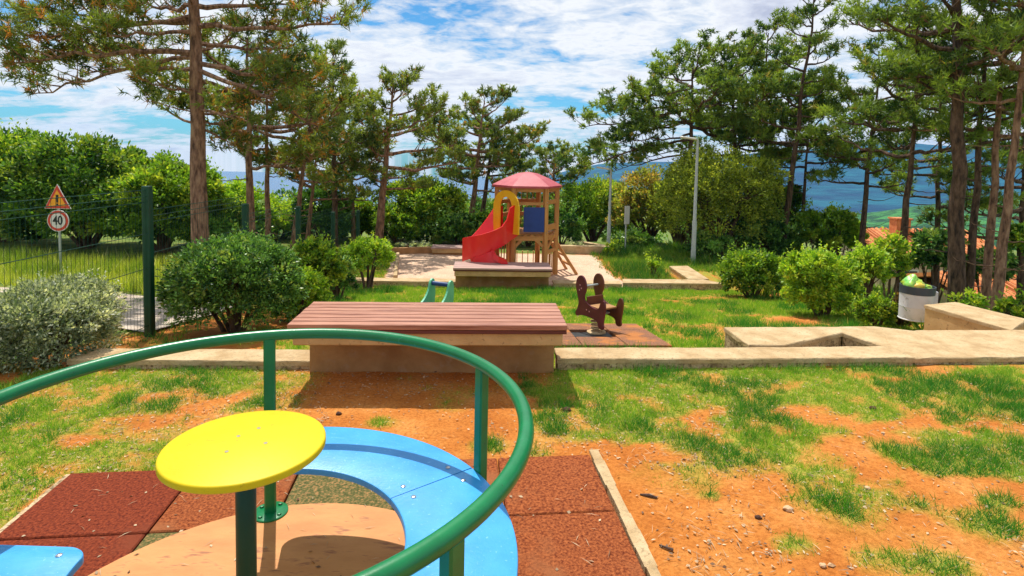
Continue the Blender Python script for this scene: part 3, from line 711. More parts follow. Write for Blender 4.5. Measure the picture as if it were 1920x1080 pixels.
for sy in (-.165, .165): panel(prof, .03, 'green_plastic', gk, sep=sy)
MB().tube([(-.22, -.149, .62), (-.22, .149, .62)], .035, 14).build('handle_bar', 'bar_blue', gk, smooth=True)
MB().box((.08, 0, .34), (.26, .296, .022)).build('seat', 'bar_blue', gk)
spring(MB(), .02, .24).build('spring', 'galv', gk, smooth=True)
MB().box((0, 0, .25), (.2, .296, .02)).build('spring_plate', 'galv', gk)
MB().lathe([(.0001, 0), (.13, 0), (.13, .02), (.0001, .022)], n=24).build('spring_base', 'galv', gk)

# ------------------------------------------------------------------ slide tower
TY = 14.3; tcn = atY(985, 520, TY); TZ = g1(tcn.x, TY) + .0
s_ = TY / FPX
def hgt(py, Y=TY): return atY(988, py, Y).z - TZ
tw = empty('slide_tower', (tcn.x, TY, TZ), 'wooden play tower with pink hexagonal roof and red slide in the sand area', 'play tower')
RT = 57 * s_; ZE = hgt(348); ZA = hgt(322); ZD = hgt(432)
pa_ = [R_(5 - 60 * k) for k in range(6)]     # 0 right, 1 front right, 2 front left, 3 left, 4 back left, 5 back right
pv = [Vector((RT * math.cos(a), RT * math.sin(a), 0)) for a in pa_]
for k, p in enumerate(pv):
    MB().box((p.x, p.y, ZE / 2 - .1), (.105, .105, ZE + .2), rot=pa_[k], bev=.008).build('post', 'pine_wood', tw)
def hexa(r, z): return [(r * math.cos(a), r * math.sin(a), z) for a in pa_]
RE = 66 * s_
vs = hexa(RE, ZE - .03) + hexa(RE, ZE + .02) + hexa(RE * .62, ZE + (ZA - ZE) * .55) + hexa(RE * .28, ZE + (ZA - ZE) * .90) + [(0, 0, ZA)]
fs = [tuple(reversed(range(6)))]
for k in range(3):
    for i in range(6): fs.append((k * 6 + i, k * 6 + (i + 1) % 6, k * 6 + 6 + (i + 1) % 6, k * 6 + 6 + i))
fs += [(18 + i, 18 + (i + 1) % 6, 24) for i in range(6)]
roof = MB().add(vs, fs).build('roof', 'roof_pink', tw)
mb = MB()
for i in range(6):
    a_, b_ = pv[i] * .99, pv[(i + 1) % 6] * .99; mb.beam(a_ + Vector((0, 0, ZE - .08)), b_ + Vector((0, 0, ZE - .08)), .04, .09)
mb.build('roof_beam', 'pine_wood_flat', tw)
# deck and its frame
n6 = hexa(RT * .93, 0)
MB().prism([(x, y) for x, y, z in reversed(n6)], ZD - .05, ZD).build('deck', 'pine_wood_flat', tw)
mb = MB()
for i in range(6):
    mb.beam(pv[i] + Vector((0, 0, ZD - .11)), pv[(i + 1) % 6] + Vector((0, 0, ZD - .11)), .045, .11)
mb.build('deck_frame', 'pine_wood_flat', tw)
def facepts(i, u, z, out=.0):
    a_, b_ = pv[i], pv[(i + 1) % 6]; m_ = (a_ + b_) / 2; n_ = m_.normalized(); p = a_ + (b_ - a_) * u + n_ * out; return Vector((p.x, p.y, z))
# yellow arch on the front-left face (2->3)
W = (pv[3] - pv[2]).length
def plate(poly, i, th, name, mat, out, parent=tw):
    n_ = ((pv[i] + pv[(i + 1) % 6]) / 2).normalized(); vs = []
    for o_ in (out, out + th):
        for u_, z in poly: q = facepts(i, u_, z, o_); vs.append(q)
    n = len(poly); fs = [tuple(range(n)), tuple(reversed(range(n, 2 * n)))] + [(k, (k + 1) % n, n + (k + 1) % n, n + k) for k in range(n)]
    return MB().add(vs, fs).build(name, mat, parent)
zt_, zb_ = hgt(355), hgt(431)
zs_ = zt_ - .36
outer = [(-.04, zb_), (.98, zb_), (.98, zs_ + .05)] + [(.47 + .47 * math.cos(t), zs_ + .08 + (.28) * math.sin(t)) for t in np.linspace(.1, math.pi - .1, 14)] + [(-.04, zs_ + .05)]
# ring with opening built as strip of quads
oc = [(.98, zb_), (.98, zs_)] + [(.47 + .49 * math.cos(t), zs_ + .36 * math.sin(t)) for t in np.linspace(.15, math.pi - .15, 15)] + [(-.04, zs_), (-.04, zb_)]
ic = [(.70, zb_), (.70, zs_)] + [(.47 + .23 * math.cos(t), zs_ + .20 * math.sin(t)) for t in np.linspace(.15, math.pi - .15, 15)] + [(.24, zs_), (.24, zb_)]
vs = []
for o_ in (.06, .09):
    for u_, z in oc + ic: vs.append(facepts(2, -.40 + 1.40 * u_, z, o_ + .02))
n = len(oc); fs = []
for k in range(n - 1):
    fs += [(k, k + 1, n + k + 1, n + k), (2 * n + k, 3 * n + k, 3 * n + k + 1, 2 * n + k + 1), (k, 2 * n + k, 2 * n + k + 1, k + 1), (n + k, n + k + 1, 3 * n + k + 1, 3 * n + k)]
fs += [(0, n, 3 * n, 2 * n), (n - 1, 3 * n - 1, 4 * n - 1, 2 * n - 1)]
MB().add(vs, fs).build('entry_arch', 'arch_yellow', tw)
plate([(.05, hgt(428)), (.70, hgt(428)), (.70, hgt(384)), (.05, hgt(384))], 1, .03, 'guard_panel', 'panel_blue', .05)
for fi, py, hh in ((1, 378, .07), (0, 376, .10), (0, 422, .14), (3, 380, .10), (3, 405, .10), (4, 380, .10), (4, 405, .10)):
    MB().beam(facepts(fi, .03, hgt(py)), facepts(fi, .97, hgt(py)), .04, hh).build('rail_board', 'pine_wood_flat', tw)
for fi in (0, 1, 2):
    for zz_ in (hgt(376), hgt(430)):
        q = pv[fi] * 1.075; MB().lathe([(.0001, 0), (.016, 0), (.016, .008), (.0001, .012)], (q.x, q.y, zz_), n=8).build('bolt', 'steel', tw)
mb = MB()
for u_ in (.2, .4, .6, .8): mb.beam(facepts(4, u_, hgt(425)), facepts(4, u_, hgt(352)), .02, .07)
mb.build('back_boards', 'pine_wood', tw)
mb = MB(); mb.beam(facepts(1, .05, hgt(455), .0), facepts(1, .45, hgt(434), .0), .06, .07); mb.beam(facepts(1, .95, hgt(455)), facepts(1, .6, hgt(434)), .06, .07)
mb.beam(facepts(0, .1, hgt(432)), facepts(0, .9, hgt(462)), .06, .08); mb.beam(facepts(0, .9, hgt(432)), facepts(0, .5, hgt(450)), .06, .06)
mb.build('brace', 'pine_wood_flat', tw)
mb = MB(); mb.beam(facepts(0, 0, hgt(466)), facepts(0, 1, hgt(466)), .05, .08)
for i in range(7): mb.beam(facepts(0, .1 + i * .13, .02), facepts(0, .1 + i * .13, hgt(466)), .02, .045)
mb.build('lower_lattice', 'pine_wood', tw)
mb = MB()
for i in range(5): mb.beam(facepts(4, .1 + i * .19, .02), facepts(4, .1 + i * .19, hgt(478)), .02, .07)
for i in range(5): mb.beam(facepts(5, .1 + i * .19, .02), facepts(5, .1 + i * .19, hgt(478)), .02, .07)
mb.build('back_lattice', 'pine_wood', tw)
mb = MB()
for i in range(6): mb.beam(facepts(2, .09 + i * .165, -.02, -.04), facepts(2, .09 + i * .165, hgt(440), -.04), .025, .125 * .9)
mb.build('wall_boards', 'pine_wood', tw)
mb = MB(); mb.beam(Vector((RT * .9, .25, .95)), Vector((RT + .55, .15, 0)), .07, .07); mb.beam(Vector((RT * .7, .8, .95)), Vector((RT + .35, .8, 0)), .07, .07)
for k in range(3): q = .25 + .25 * k; a_ = Vector((RT * .9, .25, .95)).lerp(Vector((RT + .55, .15, 0)), q); b_ = Vector((RT * .7, .8, .95)).lerp(Vector((RT + .35, .8, 0)), q); mb.beam(a_, b_, .06, .05)
mb.build('ladder', 'pine_wood', tw)
# slide: a moulded chute that curls left out of the arch, near wall high and banked
def tl(px, py, Y): q = atY(px, py, Y); return Vector((q.x - tcn.x, q.y - TY, q.z - TZ))
secs = [(972, 386, 431, 13.46), (965, 385, 431, 13.40), (957, 390, 433, 13.34), (951, 412, 436, 13.28), (942, 425, 444, 13.20), (930, 431, 455, 13.14), (919, 435, 480, 13.10), (906, 439, 505, 13.10), (893, 442, 515, 13.14), (881, 444, 484, 13.22), (870, 446, 458, 13.34), (867, 447, 452, 13.40)]
nb, ft = [], []
for px, pt, pb_, Y in secs: nb.append((tl(px, pt, Y), tl(px, pb_, Y + .10)))
n = len(secs); far0, far1 = tl(929, 430, 14.22), tl(872, 452, 13.95)
k_ = 9; vs = []
for i, (top, bot) in enumerate(nb):
    f = i / (n - 1); F_ = far0.lerp(far1, f); F_.x -= .10 * math.sin(f * math.pi)
    ztop_f = hgt(386) * (1 - f) ** 2.2 + (1 - (1 - f) ** 2.2) * hgt(448); fl = ZD * (1 - f) ** .9 + .42 * (1 - (1 - f) ** .9)
    fl = min(fl, top.z - .12)
    inn = (Vector((F_.x, F_.y, 0)) - Vector((top.x, top.y, 0))).normalized(); t3 = Vector((top.x, top.y, 0)); b3 = Vector((bot.x, bot.y, 0))
    bz = min(bot.z, fl - .03)
    pr = [t3 + Vector((0, 0, top.z)), t3 + inn * .035 + Vector((0, 0, top.z)), t3 + inn * .08 + Vector((0, 0, fl + .06)), t3 + inn * .16 + Vector((0, 0, fl)), Vector((F_.x, F_.y, fl)) - inn * .1, Vector((F_.x, F_.y, ztop_f)) , Vector((F_.x, F_.y, ztop_f)) + inn * .035, Vector((F_.x, F_.y, fl - .04)), b3 + Vector((0, 0, bz))]
    vs += [tuple(p) for p in pr]
fs = [(i * k_ + j, i * k_ + (j + 1) % k_, (i + 1) * k_ + (j + 1) % k_, (i + 1) * k_ + j) for i in range(n - 1) for j in range(k_)]
fs += [tuple(reversed(range(k_))), tuple(range((n - 1) * k_, n * k_))]
sl = MB().add(vs, fs).build('slide', 'slide_red', tw, smooth=True)
# flared exit lip curling back to the right at the bottom
vs = []; arc = [(922, 466, 13.14), (926, 476, 13.06), (936, 482, 12.98), (950, 488, 12.95), (958, 512, 12.98)]
for px, py, Y in arc: a_ = tl(px, py, Y); vs += [(a_.x, a_.y, a_.z), (a_.x - .02, a_.y + .45, a_.z - .05), (a_.x - .02, a_.y + .45, max(.0, a_.z - .16)), (a_.x - .03, a_.y, max(0, a_.z - .12))]
n = len(arc); fs = [(i * 4 + j, i * 4 + (j + 1) % 4, i * 4 + 4 + (j + 1) % 4, i * 4 + 4 + j) for i in range(n - 1) for j in range(4)] + [(0, 1, 2, 3), (n * 4 - 1, n * 4 - 2, n * 4 - 3, n * 4 - 4)]
a0_, a1_ = tl(893, 487, 13.15), tl(925, 480, 13.10)
mb = MB().add(vs, fs); q0, q1, q2, q3 = tl(886, 484, 13.16), tl(926, 470, 13.12), tl(955, 520, 12.98), tl(896, 520, 13.12)
mb.add([tuple(q0), tuple(q1), tuple(q2), tuple(q3)] + [(q.x, q.y + .06, q.z) for q in (q0, q1, q2, q3)], [(0, 3, 2, 1), (4, 5, 6, 7), (0, 1, 5, 4), (1, 2, 6, 5), (2, 3, 7, 6), (3, 0, 4, 7)])
mb.build('exit_lip', 'slide_red', sl)
MB().add(*(lambda P_: ([tuple(p) for p in P_] + [(p.x, p.y + .03, p.z) for p in P_], [(0, 1, 2, 3), (7, 6, 5, 4), (0, 4, 5, 1), (1, 5, 6, 2), (2, 6, 7, 3), (3, 7, 4, 0)]))([tl(943, 431, 13.98), tl(943, 386, 13.98), tl(929, 386, 14.15), tl(923, 431, 14.15)])).build('side_hood', 'slide_red', sl)

# ------------------------------------------------------------------ street lamps, signs
def lamp(px, pyb, pyt, Y, label, arm=-.36):
    b_ = atY(px, pyb, Y); g = g1(b_.x, Y); top = atY(px, pyt, Y).z - g
    e = empty('street_lamp', (b_.x, Y, g), label, 'street lamp', 'street lamps beyond the playground')
    MB().tube([(0, 0, -.3), (0, 0, top * .35), (0, 0, top * .36), (0, 0, top - .02)], [.072, .062, .048, .036], 14).build('pole', 'galv', e, smooth=True)
    mb = MB(); mb.tube([(0, 0, top - .03), (-.04, 0, top + .02), (-.12, 0, top + .03)], .03, 10)
    mb.build('arm', 'galv', e, smooth=True)
    hv = MB().box((0, 0, 0), (.42, .17, .06), bev=.02)
    hv.v = [(x + arm * .5 - .09, y, z + top + .045 - x * .12) for x, y, z in hv.v]; hv.build('lamp_head', 'lamp_head', e)
    return e
lamp(1299, 503, 262, 16.2, 'tall grey street lamp in front of the olive coloured tree')
lamp(1141, 470, 318, 18.9, 'thin distant lamp post behind the sand area')
def text_mesh(s, size, name, mat, parent, M4, extrude=.002):
    cu = bpy.data.curves.new(name, 'FONT'); cu.body = s; cu.size = size; cu.align_x = 'CENTER'; cu.align_y = 'CENTER'; cu.extrude = extrude; cu.offset = size * .018
    to = bpy.data.objects.new('tmp', cu); col.objects.link(to); dg = bpy.context.evaluated_depsgraph_get()
    me = bpy.data.meshes.new_from_object(to.evaluated_get(dg)); bpy.data.objects.remove(to); me.name = name
    me.transform(M4); me.materials.clear(); me.materials.append(M[mat])
    o = bpy.data.objects.new(name, me); col.objects.link(o); o.parent = parent; return o
SY = 13.6; sp_ = atY(114, 500, SY); g = g1(sp_.x, SY); k = SY / FPX
se = empty('road_sign', (sp_.x, SY, g), 'grey post with orange warning triangle above a round 40 speed limit sign', 'road sign', None, 0)
def sz(py): return atY(112, py, SY).z - g
MB().tube([(0, 0, -.2), (0, 0, sz(350))], .03, 12).build('post', 'galv', se, smooth=True)
def disc(r, y, n=40): return [(r * math.cos(t), y, r * math.sin(t)) for t in np.linspace(0, 2 * math.pi, n + 1)[:-1]]
def plate2(pts, y0, y1, zc, name, mat, parent):
    n = len(pts); vs = [(x, y0, z + zc) for x, _, z in pts] + [(x, y1, z + zc) for x, _, z in pts]
    return MB().add(vs, [tuple(range(n)), tuple(reversed(range(n, 2 * n)))] + [(i, (i + 1) % n, n + (i + 1) % n, n + i) for i in range(n)]).build(name, mat, parent)
zc = sz(413.5); r = 19.5 * k * 1.05
d1 = plate2(disc(r, 0), -.045, -.030, zc, 'speed_plate', 'sign_white', se)
plate2(disc(r * .93, 0), -.049, -.0455, zc, 'red_ring', 'sign_red', d1); plate2(disc(r * .70, 0), -.053, -.0495, zc, 'white_centre', 'sign_white', d1)
RX = Matrix.Rotation(R_(90), 4, 'X')
text_mesh('40', r * 1.15, 'number_40', 'black', d1, Matrix.Translation((0, -.056, zc)) @ RX @ Matrix.Diagonal((.8, 1, 1, 1)))
tw_, th_ = 25 * k, (392 - 346) * k; zb = sz(391)
tri = lambda s: [(-tw_ * s, 0, -th_ / 3 * s), (tw_ * s, 0, -th_ / 3 * s), (0, 0, th_ * 2 / 3 * s)]
zc2 = zb + th_ / 3
d2 = plate2(tri(1), -.045, -.030, zc2, 'warning_plate', 'sign_white', se); plate2(tri(.95), -.049, -.0455, zc2, 'red_border', 'sign_red', d2); plate2(tri(.66), -.053, -.0495, zc2, 'orange_field', 'sign_orange', d2)
mk = MB(); mk.prism([(-.020, .085), (.020, .085), (.032, .27), (-.032, .27)], 0, .004); mk.box((0, .045, .002), (.044, .044, .004))
mk.v = [(x * 1.0, -.0535 - z, y + zc2 - .135) for x, y, z in mk.v]; mk.build('exclamation_mark', 'black', d2)
# small notice board far right of the sand
np_ = atY(1172, 470, 18.2); g = g1(np_.x, 18.2); ne = empty('notice_sign', (np_.x, 18.2, g), 'narrow white notice plate on a thin post beside the dark shrubs', 'notice sign', None, R_(35))
MB().tube([(0, 0, -.1), (0, 0, atY(1172, 386, 18.2).z - g)], .025, 10).build('post', 'galv', ne, smooth=True)
MB().box((0, -.035, atY(1172, 403, 18.2).z - g), (.22, .02, .58), bev=.004).build('sign_plate', 'sign_white', ne)

# ------------------------------------------------------------------ litter bin
BY = 7.6; bb_ = atY(1713, 598, BY); bt_ = atY(1718, 535, BY)
g = g1(bb_.x, BY); be = empty('litter_bin', (bb_.x, BY, g), 'grey round litter bin with dark rim beside the parapet wall', 'litter bin', None)
H = bt_.z - bb_.z; zb0 = bb_.z - g; r0, r1_ = 25 * BY / FPX, 29 * BY / FPX
tilt = .06
def shear(mb): mb.v = [(x + (z - zb0) * tilt, y, z) for x, y, z in mb.v]; return mb
shear(MB().lathe([(.0001, zb0), (r0, zb0), (r0 + .008, zb0 + .01), (r0, zb0 + .02), (r0 * 1.04, zb0 + H * .38), (r0 * 1.055, zb0 + H * .385), (r0 * 1.045, zb0 + H * .40), (r1_ * .96, zb0 + H * .78), (.0001, zb0 + H * .779)], n=36)).build('bin_body', 'bin_grey', be, smooth=True)
shear(MB().lathe([(r1_ * .9, zb0 + H * .775), (r1_ * .985, zb0 + H * .775), (r1_, zb0 + H), (r1_ * .93, zb0 + H), (r1_ * .9, zb0 + H * .781)], n=36)).build('rim', 'bin_dark', be, smooth=True)
MB().tube([(r0 + .10, .05, -.4), (r0 + .10, .05, zb0 + H * .9)], .03, 10).build('post', 'galv', be, smooth=True)
MB().box((r0 + .055, -.02, zb0 + H * .62), (.07, .09, H * .45), bev=.006).build('bracket', 'bin_grey', be)
def lump(name, mat, c, r, seed, parent=None):
    rg = np.random.RandomState(seed); import bmesh
    bm = bmesh.new(); bmesh.ops.create_icosphere(bm, subdivisions=3, radius=1)
    for v in bm.verts:
        n_ = float(fbm(v.co.x * 2.2 + seed, v.co.y * 2.2 + v.co.z * 1.7, 3)); v.co = Vector((v.co.x * r[0], v.co.y * r[1], v.co.z * r[2])) * (.6 + .8 * n_) + Vector((0, 0, 0)) if mat != 'bag_green' else Vector((v.co.x * r[0] * (1.25 - .6 * max(v.co.z, 0)), v.co.y * r[1] * (1.25 - .6 * max(v.co.z, 0)), v.co.z * r[2])) * (.35 + 1.3 * float(fbm(v.co.x * 4.2 + seed, v.co.y * 4.2 + v.co.z * 3.7, 3)))
    me = bpy.data.meshes.new(name); bm.to_mesh(me); bm.free(); me.materials.append(M[mat]); me.polygons.foreach_set('use_smooth', [True] * len(me.polygons))
    o = bpy.data.objects.new(name, me); col.objects.link(o); o.location = c; return o
tz_ = bt_.z
tag(lump('rubbish_bag', 'bag_green', (bt_.x - .05, BY, tz_ + .02), (.095, .095, .115), 3), 'crumpled green bag sticking out of the litter bin', 'rubbish bag')
tag(lump('food_wrapper', 'bag_yellow', (bt_.x - .03, BY - .09, tz_ + .01), (.075, .05, .045), 7), 'orange yellow wrapper on the front edge of the bin opening', 'wrapper')
tag(lump('rubbish_bag', 'bag_green', (bt_.x + .08, BY - .02, tz_ - .01), (.09, .09, .045), 11), 'flat pale green bag spilling over the right side of the bin', 'rubbish bag')

# ------------------------------------------------------------------ mesh fence
FX = -4.2; FYS = [2.2, 4.4, 6.62, 9.05, 11.3, 13.5, 15.7]; FTOP = [1.42, 1.40, 1.37, .97, .74, .42, .25]
fe = empty('mesh_fence', (FX, 6.62, g1(FX, 6.62)), 'dark green wire mesh fence running downhill behind the shrubs', 'fence')
o_ = fe.location.copy()
for i, (y, t_) in enumerate(zip(FYS, FTOP)):
    zg = g1(FX, y)
    p = MB().box((FX - o_.x, y - o_.y, (t_ + zg) / 2 - o_.z - .05), (.085, .085, t_ - zg + .14), bev=.008).build('post', 'dark_green_paint', fe)
    if i < len(FYS) - 1:
        y2 = FYS[i + 1]; t2 = t_ - .05 if i > 1 else (t_ + FTOP[i + 1]) / 2 - .04
        if i > 1: t2 = FTOP[i + 1] - .03 + .02
        zl = max(g1(FX, y), g1(FX, y2)) + .0; zl = min(g1(FX, y), g1(FX, y2)) + .05
        t2 = max(t2, FTOP[i + 1] - .05) if i < 2 else FTOP[i] * .35 + FTOP[i + 1] * .65
        mb = MB(); n = int((y2 - y - .1) / .055)
        for j in range(n + 1):
            yy = y + .05 + (y2 - y - .1) * j / n; mb.tube([(FX - o_.x, yy - o_.y, zl - o_.z), (FX - o_.x, yy - o_.y, t2 - o_.z)], .0017, 4, cap=False)
        for hh in (t2, t2 - .07, t2 - .14, t2 - .50, t2 - .90, zl + .1):
            bulge = .02 if hh != t2 and hh != t2 - .14 else 0
            mb.tube([(FX - o_.x + bulge, y + .05 - o_.y, hh - o_.z), (FX - o_.x + bulge, y2 - .05 - o_.y, hh - o_.z)], .0042, 5)
        mb.build('mesh_panel', 'dark_green_paint', fe)
# low wooden fence behind the sand area
wf = empty('wooden_fence', (atY(760, 430, 20).x, 20, g1(-3, 20)), 'low dark wooden rail fence behind the back of the sand area', 'fence')
a_ = atY(745, 428, 20) - wf.location; b_ = atY(905, 428, 20) - wf.location
MB().beam((a_.x, 0, a_.z), (b_.x, 0, b_.z), .04, .08).build('rail', 'bark_dark', wf)
for i in range(5): x = a_.x + (b_.x - a_.x) * i / 4; MB().beam((x, .05, -.1), (x, .05, a_.z + .05), .07, .07).build('post', 'bark_dark', wf)

# ------------------------------------------------------------------ houses below on the right
def rooftile():
    m, nt, out = newmat('roof_tile'); b = N(nt, 'ShaderNodeBsdfPrincipled', Roughness=.85)
    t = N(nt, 'ShaderNodeTexCoord'); w = N(nt, 'ShaderNodeTexWave', Scale=1.6, Distortion=.3); w.bands_direction = 'X'; L(nt, t.outputs['Object'], w.inputs[0])
    n = N(nt, 'ShaderNodeTexNoise', Scale=6, Detail=6); L(nt, t.outputs['Object'], n.inputs[0])
    c = ramp(nt, n.outputs[0], [(.3, (.55, .15, .04)), (.7, (.76, .30, .10))]).outputs[0]
    L(nt, c, b.inputs['Base Color']); bp = N(nt, 'ShaderNodeBump', Strength=1, Distance=.08); L(nt, w.outputs[1], bp.inputs['Height']); L(nt, bp.outputs[0], b.inputs['Normal']); L(nt, b.outputs[0], out.inputs[0]); return m
M['roof_tile'] = rooftile()
def house(label, px0, px1, pyr, pye, Y, depth, yaw, chim=None):
    a_ = atY(px0, pyr, Y + depth / 2); b_ = atY(px1, pyr, Y + depth / 2); w = b_.x - a_.x; cx = (a_.x + b_.x) / 2; zr = a_.z
    zev = atY(px0, pye, Y).z; zb = zev - 3.2
    e = empty('house', (cx, Y + depth / 2, zb), label, 'house', 'houses below the playground', yaw)
    MB().box((0, 0, (zev - zb) / 2 - 1), (w - .8, depth - .8, zev - zb + 2)).build('wall', 'plaster', e)
    hr, he = zr - zb, zev - zb; x = w / 2; d = depth / 2; th = .14
    vs = [(-x, -d, he), (x, -d, he), (x, 0, hr), (-x, 0, hr), (x, d, he), (-x, d, he)]; vs += [(p[0], p[1], p[2] - th) for p in vs]
    fs = [(0, 1, 2, 3), (3, 2, 4, 5), (9, 8, 7, 6), (11, 10, 8, 9), (0, 6, 7, 1), (5, 4, 10, 11), (1, 7, 8, 2), (2, 8, 10, 4), (0, 3, 9, 6), (3, 5, 11, 9)]
    rf = MB().add(vs, fs).build('roof', 'roof_tile', e)
    mb = MB()
    for i in range(int(w / .24)):      # rows of round tiles
        xx = -x + .12 + i * .24
        mb.tube([(xx, -d - .03, he + .02), (xx, -.02, hr + .02)], .07, 6)
    mb.build('ridge_tiles', 'roof_tile', rf)
    if chim:
        q = atY(chim, pyr, Y + depth / 2 - .5); MB().box((q.x - cx, -.7, hr + .2), (.7, .6, .8)).box((q.x - cx, -.7, hr + .63), (.82, .72, .08)).build('chimney', 'roof_tile', rf)
    for xx in (-w * .28, w * .02, w * .3):
        f = MB().box((xx, -d + .38, (zev - zb) - 1.3), (.9, .08, 1.2)).build('window', 'sign_white', e); MB().box((xx, -d + .33, (zev - zb) - 1.3), (.74, .03, 1.04)).build('pane', 'glass_dark', f)
    return e
house('house with orange tiled roof and chimney between the right pines', 1595, 1815, 428, 478, 27, 6, 0, 1682)
house('lower house with orange tiled roof at the right edge behind the bin', 1750, 2060, 512, 575, 17.5, 5, R_(-3))

# ------------------------------------------------------------------ vegetation builders
def bez(a, b, c, n): return [a * (1 - t) ** 2 + b * 2 * t * (1 - t) + c * t * t for t in np.linspace(0, 1, n)]
def tufts(base, d, n_need, length, width, rng):
    """pine needle brushes at base pointing d"""
    N_ = len(base); k = n_need
    b = np.repeat(base, k, 0) + np.repeat(d, k, 0) * rng.uniform(-.02, .10, (N_ * k, 1)); dd = np.repeat(d, k, 0)
    rnd_ = unit(rng.normal(size=(N_ * k, 3))); dirs = unit(dd * rng.uniform(.25, 1.0, (N_ * k, 1)) + rnd_ * .85)
    return blades(b, dirs, rng.uniform(.75, 1.15, N_ * k) * length, width, rng)
def pine(label, base, top, r0, limbs, seed, group, mat='needles', cs=.35, prof=None, nl=26, spread=1.0, needle=.15, nn=8, width=0.034, brown=.15, bark='bark', dead=4, asym=None, tw_n=5.0, dens=1.0, pad=1.0, wobs=.004):
    """limbs: optional explicit list of (height fraction, end Vector(rel), thickness)"""
    rng = np.random.RandomState(seed); base = Vector(base); top = Vector(top)
    e = empty('pine_tree', base, label, 'pine tree', group)
    H = (top - base); h = H.z; wob = [Vector((rng.uniform(-1, 1), rng.uniform(-1, 1), 0)) * h * wobs for _ in range(14)]
    def tp(f):
        i = f * 12; i0 = int(min(i, 12)); w = wob[i0].lerp(wob[min(i0 + 1, 13)], i - i0); return H * f + w * min(1, f * 3)
    pts = [tp(f) for f in np.linspace(0, 1, 25)]; pts[0] = Vector((0, 0, -.3))
    rad = [r0 * (1.0 - .86 * f ** 1.1) * (1 + .35 * max(0, .05 - f) / .05) for f in np.linspace(0, 1, 25)]
    mb = MB(); mb.tube(pts, rad, 12)
    TB, TD, TC = [], [], []
    prof = prof or (lambda f: math.sin(math.pi * min(1, max(0, (f - .0) * .85 + .18))) )
    if limbs is None: limbs = []
    specs = [(f, Vector(v), th, True) for f, v, th in limbs]
    nl = int(nl * .84)
    for i in range(nl):
        f = (i + rng.rand()) / nl; hf = cs + (1 - cs) * f * .985
        az = i * 2.399 + rng.uniform(-.5, .5); Lh = spread * prof(f) * rng.uniform(.65, 1.2)
        if asym is not None: Lh *= 1 + asym[1] * math.cos(az - asym[0])
        el = rng.uniform(-.05, .3) + .85 * f ** 2.5
        specs.append((hf, Vector((math.cos(az) * Lh, math.sin(az) * Lh, math.sin(el) * Lh)), .02 + .02 * Lh, True))
    for i in range(dead):
        az = rng.uniform(0, 6.28); l_ = rng.uniform(.3, .9); specs.append((rng.uniform(.15, cs), Vector((math.cos(az) * l_, math.sin(az) * l_, rng.uniform(-.1, .25))), .016, False))
    for hf, v, th, live in specs:
        a_ = tp(min(hf, .995)); c = a_ + v; Lh = v.length
        mid = a_ + Vector((v.x * .55, v.y * .55, v.z * .25 - .06 * Lh)) + Vector(rng.normal(size=3)) * Lh * .04
        P_ = bez(a_, mid, c, 9)
        P_ = [p + Vector(rng.normal(size=3)) * Lh * .012 * (0 < j < 8) for j, p in enumerate(P_)]
        mb.tube(P_, [th * (1 - .8 * j / 8) for j in range(9)], 6)
        if not live: continue
        nt_ = max(3, int(tw_n * Lh ** .75 * dens))
        for j in range(nt_):
            f = .28 + .72 * (j + rng.rand()) / nt_; q = f * 8; i0 = int(min(q, 7)); p = P_[i0].lerp(P_[i0 + 1], q - i0); d = (P_[i0 + 1] - P_[i0]).normalized()
            sgn = 1 if j % 2 else -1; side = d.cross(Vector((0, 0, 1))).normalized() * sgn
            tl = (.20 + .30 * Lh * (1 - f * .55)) * rng.uniform(.6, 1.1); tl = min(tl, 1.1)
            td = (d * rng.uniform(.3, .9) + side * rng.uniform(.3, 1.0) + Vector((0, 0, rng.uniform(.05, .75)))).normalized()
            cval = rng.normal() * .22; e_ = p + td * tl + Vector((0, 0, tl * .18)); mb.tube([p, p.lerp(e_, .5) + Vector((0, 0, -.03 * tl)), e_], [th * .28 + .003, .006, .004], 4, cap=False)
            m_ = max(5, int(6 + tl * 22 * pad)); pr = .085 + .15 * tl
            for s in range(m_):
                if rng.rand() < .62:
                    q_ = np.clip(rng.normal(size=3) * .55, -1, 1); off = Vector((q_[0] * pr, q_[1] * pr, q_[2] * pr * .5 + .02)); pp_ = e_ + off; out_ = off.normalized() * .8
                else:
                    pp_ = p.lerp(e_, rng.uniform(.35, 1)) + Vector(rng.normal(size=3)) * .05; out_ = Vector(rng.normal(size=3)) * .3
                TB.append(pp_); TD.append(td * .5 + out_ + Vector((0, 0, .55)) + Vector(rng.normal(size=3)) * .2); TC.append(cval)
        for s in range(7): TB.append(P_[-1] + Vector(np.clip(rng.normal(size=3), -1.2, 1.2)) * .05); TD.append((P_[-1] - P_[-2]).normalized() + Vector((0, 0, .5))); TC.append(rng.normal() * .2)
    mb.build('trunk', bark, e, smooth=True)
    TB = np.array([tuple(p) for p in TB]); TD = unit(np.array([tuple(p) for p in TD]))
    vs = tufts(TB, TD, nn, needle, width, rng)
    cl = fbm(TB[:, 0] * 1.3 + seed, TB[:, 2] * 1.3 + TB[:, 1], 3)
    a_ = np.clip(.5 + (cl - .5) * 1.6 + np.array(TC) * 1.3 + rng.normal(size=len(TB)) * .15 + .05, 0, 1); b_ = np.where(rng.rand(len(TB)) < brown, rng.uniform(.3, .9, len(TB)), rng.uniform(0, .08, len(TB)))
    b_ = b_ * (1 + (fbm(TB[:, 0] * .9 + 7, TB[:, 2] * .9 + TB[:, 1], 2) > .55) * .5)
    fastmesh('crown', vs, 3, tints(np.repeat(a_, nn), np.repeat(b_, nn), 3), mat, e)
    return e
